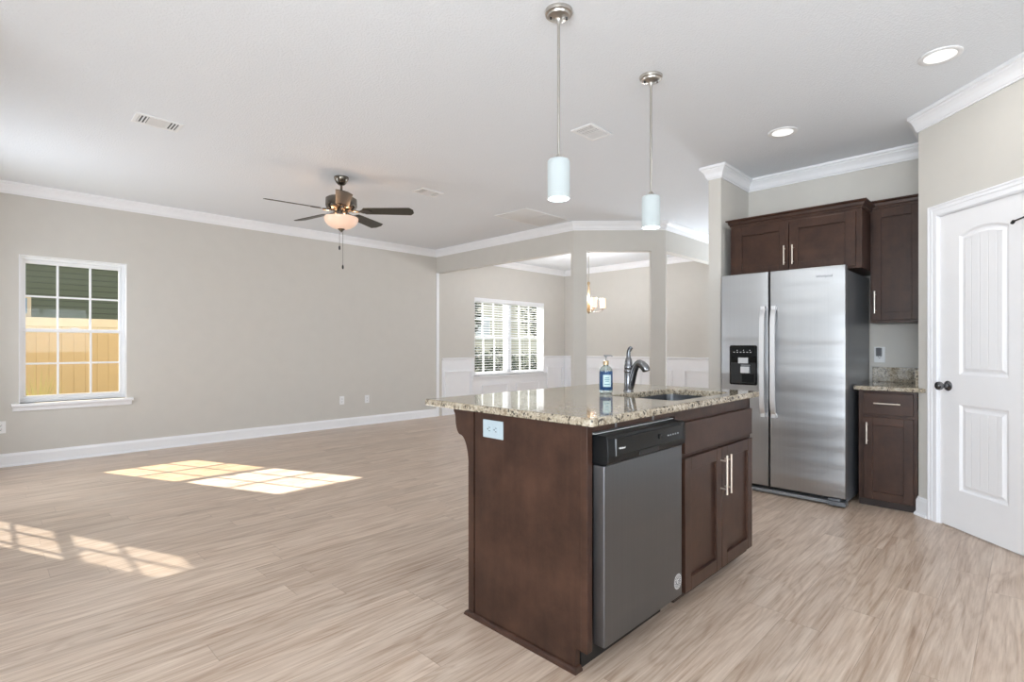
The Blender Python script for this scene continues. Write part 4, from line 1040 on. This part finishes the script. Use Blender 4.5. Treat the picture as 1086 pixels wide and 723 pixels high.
# dining chandelier ----------------------------------------------------------------
hx, hy = 6.96, 5.13
chn = thing('chandelier', (hx, hy, CEIL), 'five-light nickel chandelier with glowing glass shades in the dining room', 'chandelier')
bm = BM(); lathe(bm, [(0.065, CEIL), (0.062, CEIL-0.02), (0.02, CEIL-0.03)], (hx, hy)); obj('canopy', bm, M['nickel'], chn, smooth='auto')
bm = BM(); lathe(bm, [(0.006, 2.2), (0.006, CEIL-0.02)], (hx, hy), 10); obj('stem', bm, M['nickel'], chn)
bm = BM(); lathe(bm, [(0.008, 2.21), (0.022, 2.195), (0.022, 2.17), (0.014, 2.15), (0.020, 1.95), (0.026, 1.80), (0.030, 1.76), (0.034, 1.745), (0.030, 1.715), (0.012, 1.70), (0.004, 1.685)], (hx, hy), 24); obj('column', bm, M['gold'], chn, smooth='auto')
for k in range(5):
    a = R(-5 - 45.3 + 72*k); ca, sa = math.cos(a), math.sin(a); q = lambda r, z: (hx + ca*r, hy + sa*r, z)
    bm = BM(); tube(bm, [q(0.02, 1.735), q(0.10, 1.715), q(0.18, 1.72), q(0.225, 1.745), q(0.225, 1.765)], 0.007, 8); arm_ = obj('arm', bm, M['nickel'], chn, smooth='auto')
    bm = BM(); lathe(bm, [(0.010, 1.752), (0.034, 1.762), (0.036, 1.772), (0.020, 1.778)], q(0.225, 0)[:2], 20); obj('cup', bm, M['nickel'], arm_, smooth='auto')
    bm = BM(); lathe(bm, [(0.030, 1.776), (0.047, 1.780), (0.048, 1.93), (0.046, 1.93), (0.045, 1.782)], q(0.225, 0)[:2], 28, cap=False); obj('shade', bm, M['chand_glass'], arm_, smooth='auto')

for k in range(5):
    a = R(-5 - 45.3 + 72*k); light('chandelier_bulb', 'POINT', (hx+0.225*math.cos(a), hy+0.225*math.sin(a), 1.96), 9.0, (0.96, 0.97, 1.0), shadow_soft_size=0.04)

# ------------------------------------------------------------------ outdoors
bm = BM(); box(bm, -25, 45, 7.3, 60, -0.35, -0.22); struct('ground_yard', bm, M['grass'])
bm = BM(); box(bm, -30, -2.75, -30, 7.3, -0.35, -0.22); struct('ground_patio', bm, M['concrete'])
fn = thing('garden_fence', (1.0, 11.0, -0.22), 'cream vinyl privacy fence outside the living room window', 'fence')
bm = BM(); xx = -3.9
while xx < 6.0:
    box(bm, xx, xx+0.149, 11.0, 11.03, -0.16, 1.50); xx += 0.15
obj('boards', bm, M['fence'], fn, bevel=0.004)
for z0, z1 in ((-0.2, -0.08), (1.47, 1.61)):
    bm = BM(); box(bm, -3.9, 6.0, 10.985, 11.045, z0, z1); obj('rail', bm, M['fence'], fn, bevel=0.005)
for px in (-3.95, -1.55, 2.3, 4.2, 6.0):
    bm = BM(); box(bm, px-0.06, px+0.06, 10.955, 11.075, -0.22, 1.66); prism(bm, [(px-0.07, 10.945, 1.66), (px+0.07, 10.945, 1.66), (px+0.07, 11.085, 1.66), (px-0.07, 11.085, 1.66)], [(px-0.01, 11.005, 1.71), (px+0.01, 11.005, 1.71), (px+0.01, 11.025, 1.71), (px-0.01, 11.025, 1.71)])
    obj('post', bm, M['fence'], fn, bevel=0.004)
nh = thing('neighbor_house', (1.0, 16.0, -0.22), 'olive green sided house behind the cream fence', 'house')
bm = BM(); box(bm, -7, 7, 14.0, 21, -0.22, 3.1); obj('walls', bm, M['siding_green'], nh)
bm = BM(); prism(bm, [(-7.4, 13.6, 3.1), (-7.4, 21.4, 3.1), (-7.4, 17.5, 5.1)], [(7.4, 13.6, 3.1), (7.4, 21.4, 3.1), (7.4, 17.5, 5.1)]); obj('roof', bm, M['roof'], nh)
bm = BM()
for a, b_, c, d in ((0.05, 0.69, 2.10, 2.16), (0.05, 0.69, 1.74, 1.80), (0.05, 0.11, 1.80, 2.10), (0.63, 0.69, 1.80, 2.10)): box(bm, a, b_, 13.95, 14.0, c, d)
hwn = obj('house_window', bm, M['fence'], nh)
bm = BM(); box(bm, 0.11, 0.63, 13.975, 13.99, 1.80, 2.10); obj('pane', bm, M['nbr_glass'], hwn)
n2 = thing('neighbor_house', (19, 22.5, -0.22), 'cream sided house seen through the dining room blinds', 'house')
bm = BM(); box(bm, 13, 25, 19.0, 26, -0.22, 4.2); obj('walls', bm, M['siding_cream'], n2)
bm = BM(); prism(bm, [(12.5, 18.5, 4.2), (12.5, 26.5, 4.2), (12.5, 22.5, 6.2)], [(25.5, 18.5, 4.2), (25.5, 26.5, 4.2), (25.5, 22.5, 6.2)]); obj('roof', bm, M['roof'], n2)
bm = BM(); box(bm, 16.7, 17.6, 18.94, 19.0, 1.5, 2.6); hw2 = obj('house_window', bm, M['trim'], n2)
bm = BM(); box(bm, 16.78, 17.52, 18.92, 18.945, 1.58, 2.52); obj('pane', bm, M['silver'], hw2)

def leaves(bm, c, rx, ry, rz, n, s):
    for _ in range(n):
        while True:
            p = Vector((random.uniform(-1, 1), random.uniform(-1, 1), random.uniform(-1, 1)))
            if 0.25 < p.length < 1: break
        p = Vector((c[0]+p.x*rx, c[1]+p.y*ry, c[2]+p.z*rz))
        a = Vector((random.gauss(0, 1), random.gauss(0, 1), random.gauss(0, 1))).normalized(); b_ = a.orthogonal().normalized(); q = s*random.uniform(0.6, 1.4)
        bm.faces.new([bm.verts.new(p + a*q), bm.verts.new(p + b_*q*0.5), bm.verts.new(p - a*q), bm.verts.new(p - b_*q*0.5)])
def tree(x, y, h, r, label, n=1500):
    t = thing('tree', (x, y, -0.22), label, 'tree', 'trees outside the dining room window')
    bm = BM(); tube(bm, [(x, y, -0.22), (x+0.05, y, h*0.4), (x-0.05, y+0.05, h*0.8)], [0.14, 0.11, 0.05], 10); obj('trunk', bm, M['bark'], t, smooth=True)
    bm = BM(); leaves(bm, (x, y, h*0.72), r, r, h*0.42, n, 0.12); obj('crown', bm, M['leaf'], t)
tree(11.0, 13.5, 3.8, 1.0, 'dark leafy tree at the left of the dining room window')
tree(16.8, 14.6, 4.2, 1.3, 'dark leafy tree at the right of the dining room window')
def shrub(x, y, r, h, label):
    t = thing('shrub', (x, y, -0.22), label, 'shrub', 'shrubs outside the dining room window')
    bm = BM()
    for k in range(4): tube(bm, [(x, y, -0.22), (x+0.15*math.cos(k*1.6), y+0.15*math.sin(k*1.6), -0.22+h*0.6)], [0.02, 0.008], 6)
    obj('stems', bm, M['bark'], t)
    bm = BM(); leaves(bm, (x, y, h*0.5-0.15), r, r*0.7, h*0.55, 900, 0.08); obj('foliage', bm, M['leaf'], t)
for i, (x, y, r, h) in enumerate(((10.6, 12.4, 0.9, 1.3), (12.2, 12.8, 0.9, 1.2), (14.1, 13.0, 0.85, 1.05), (16.0, 13.4, 0.9, 1.15))):
    shrub(x, y, r, h, ['leftmost dark shrub below the dining room window view', 'second dark shrub from the left outside the dining room window', 'lowest dark shrub outside the dining room window', 'rightmost dark shrub outside the dining room window'][i])
og = thing('ornamental_grass', (0.52, 9.2, -0.22), 'pale feathery grass clump outside the lower left window pane', 'plant')
bm = BM()
for k in range(60):
    a = random.uniform(0, 6.28); l = random.uniform(0.5, 1.15); sp = random.uniform(0.05, 0.3)
    tube(bm, [(0.52, 9.2, -0.22), (0.52+sp*0.4*math.cos(a), 9.2+sp*0.4*math.sin(a), -0.22+l*0.6), (0.52+sp*math.cos(a), 9.2+sp*math.sin(a), -0.22+l)], [0.006, 0.005, 0.001], 4)
obj('blades', bm, M['plume'], og)
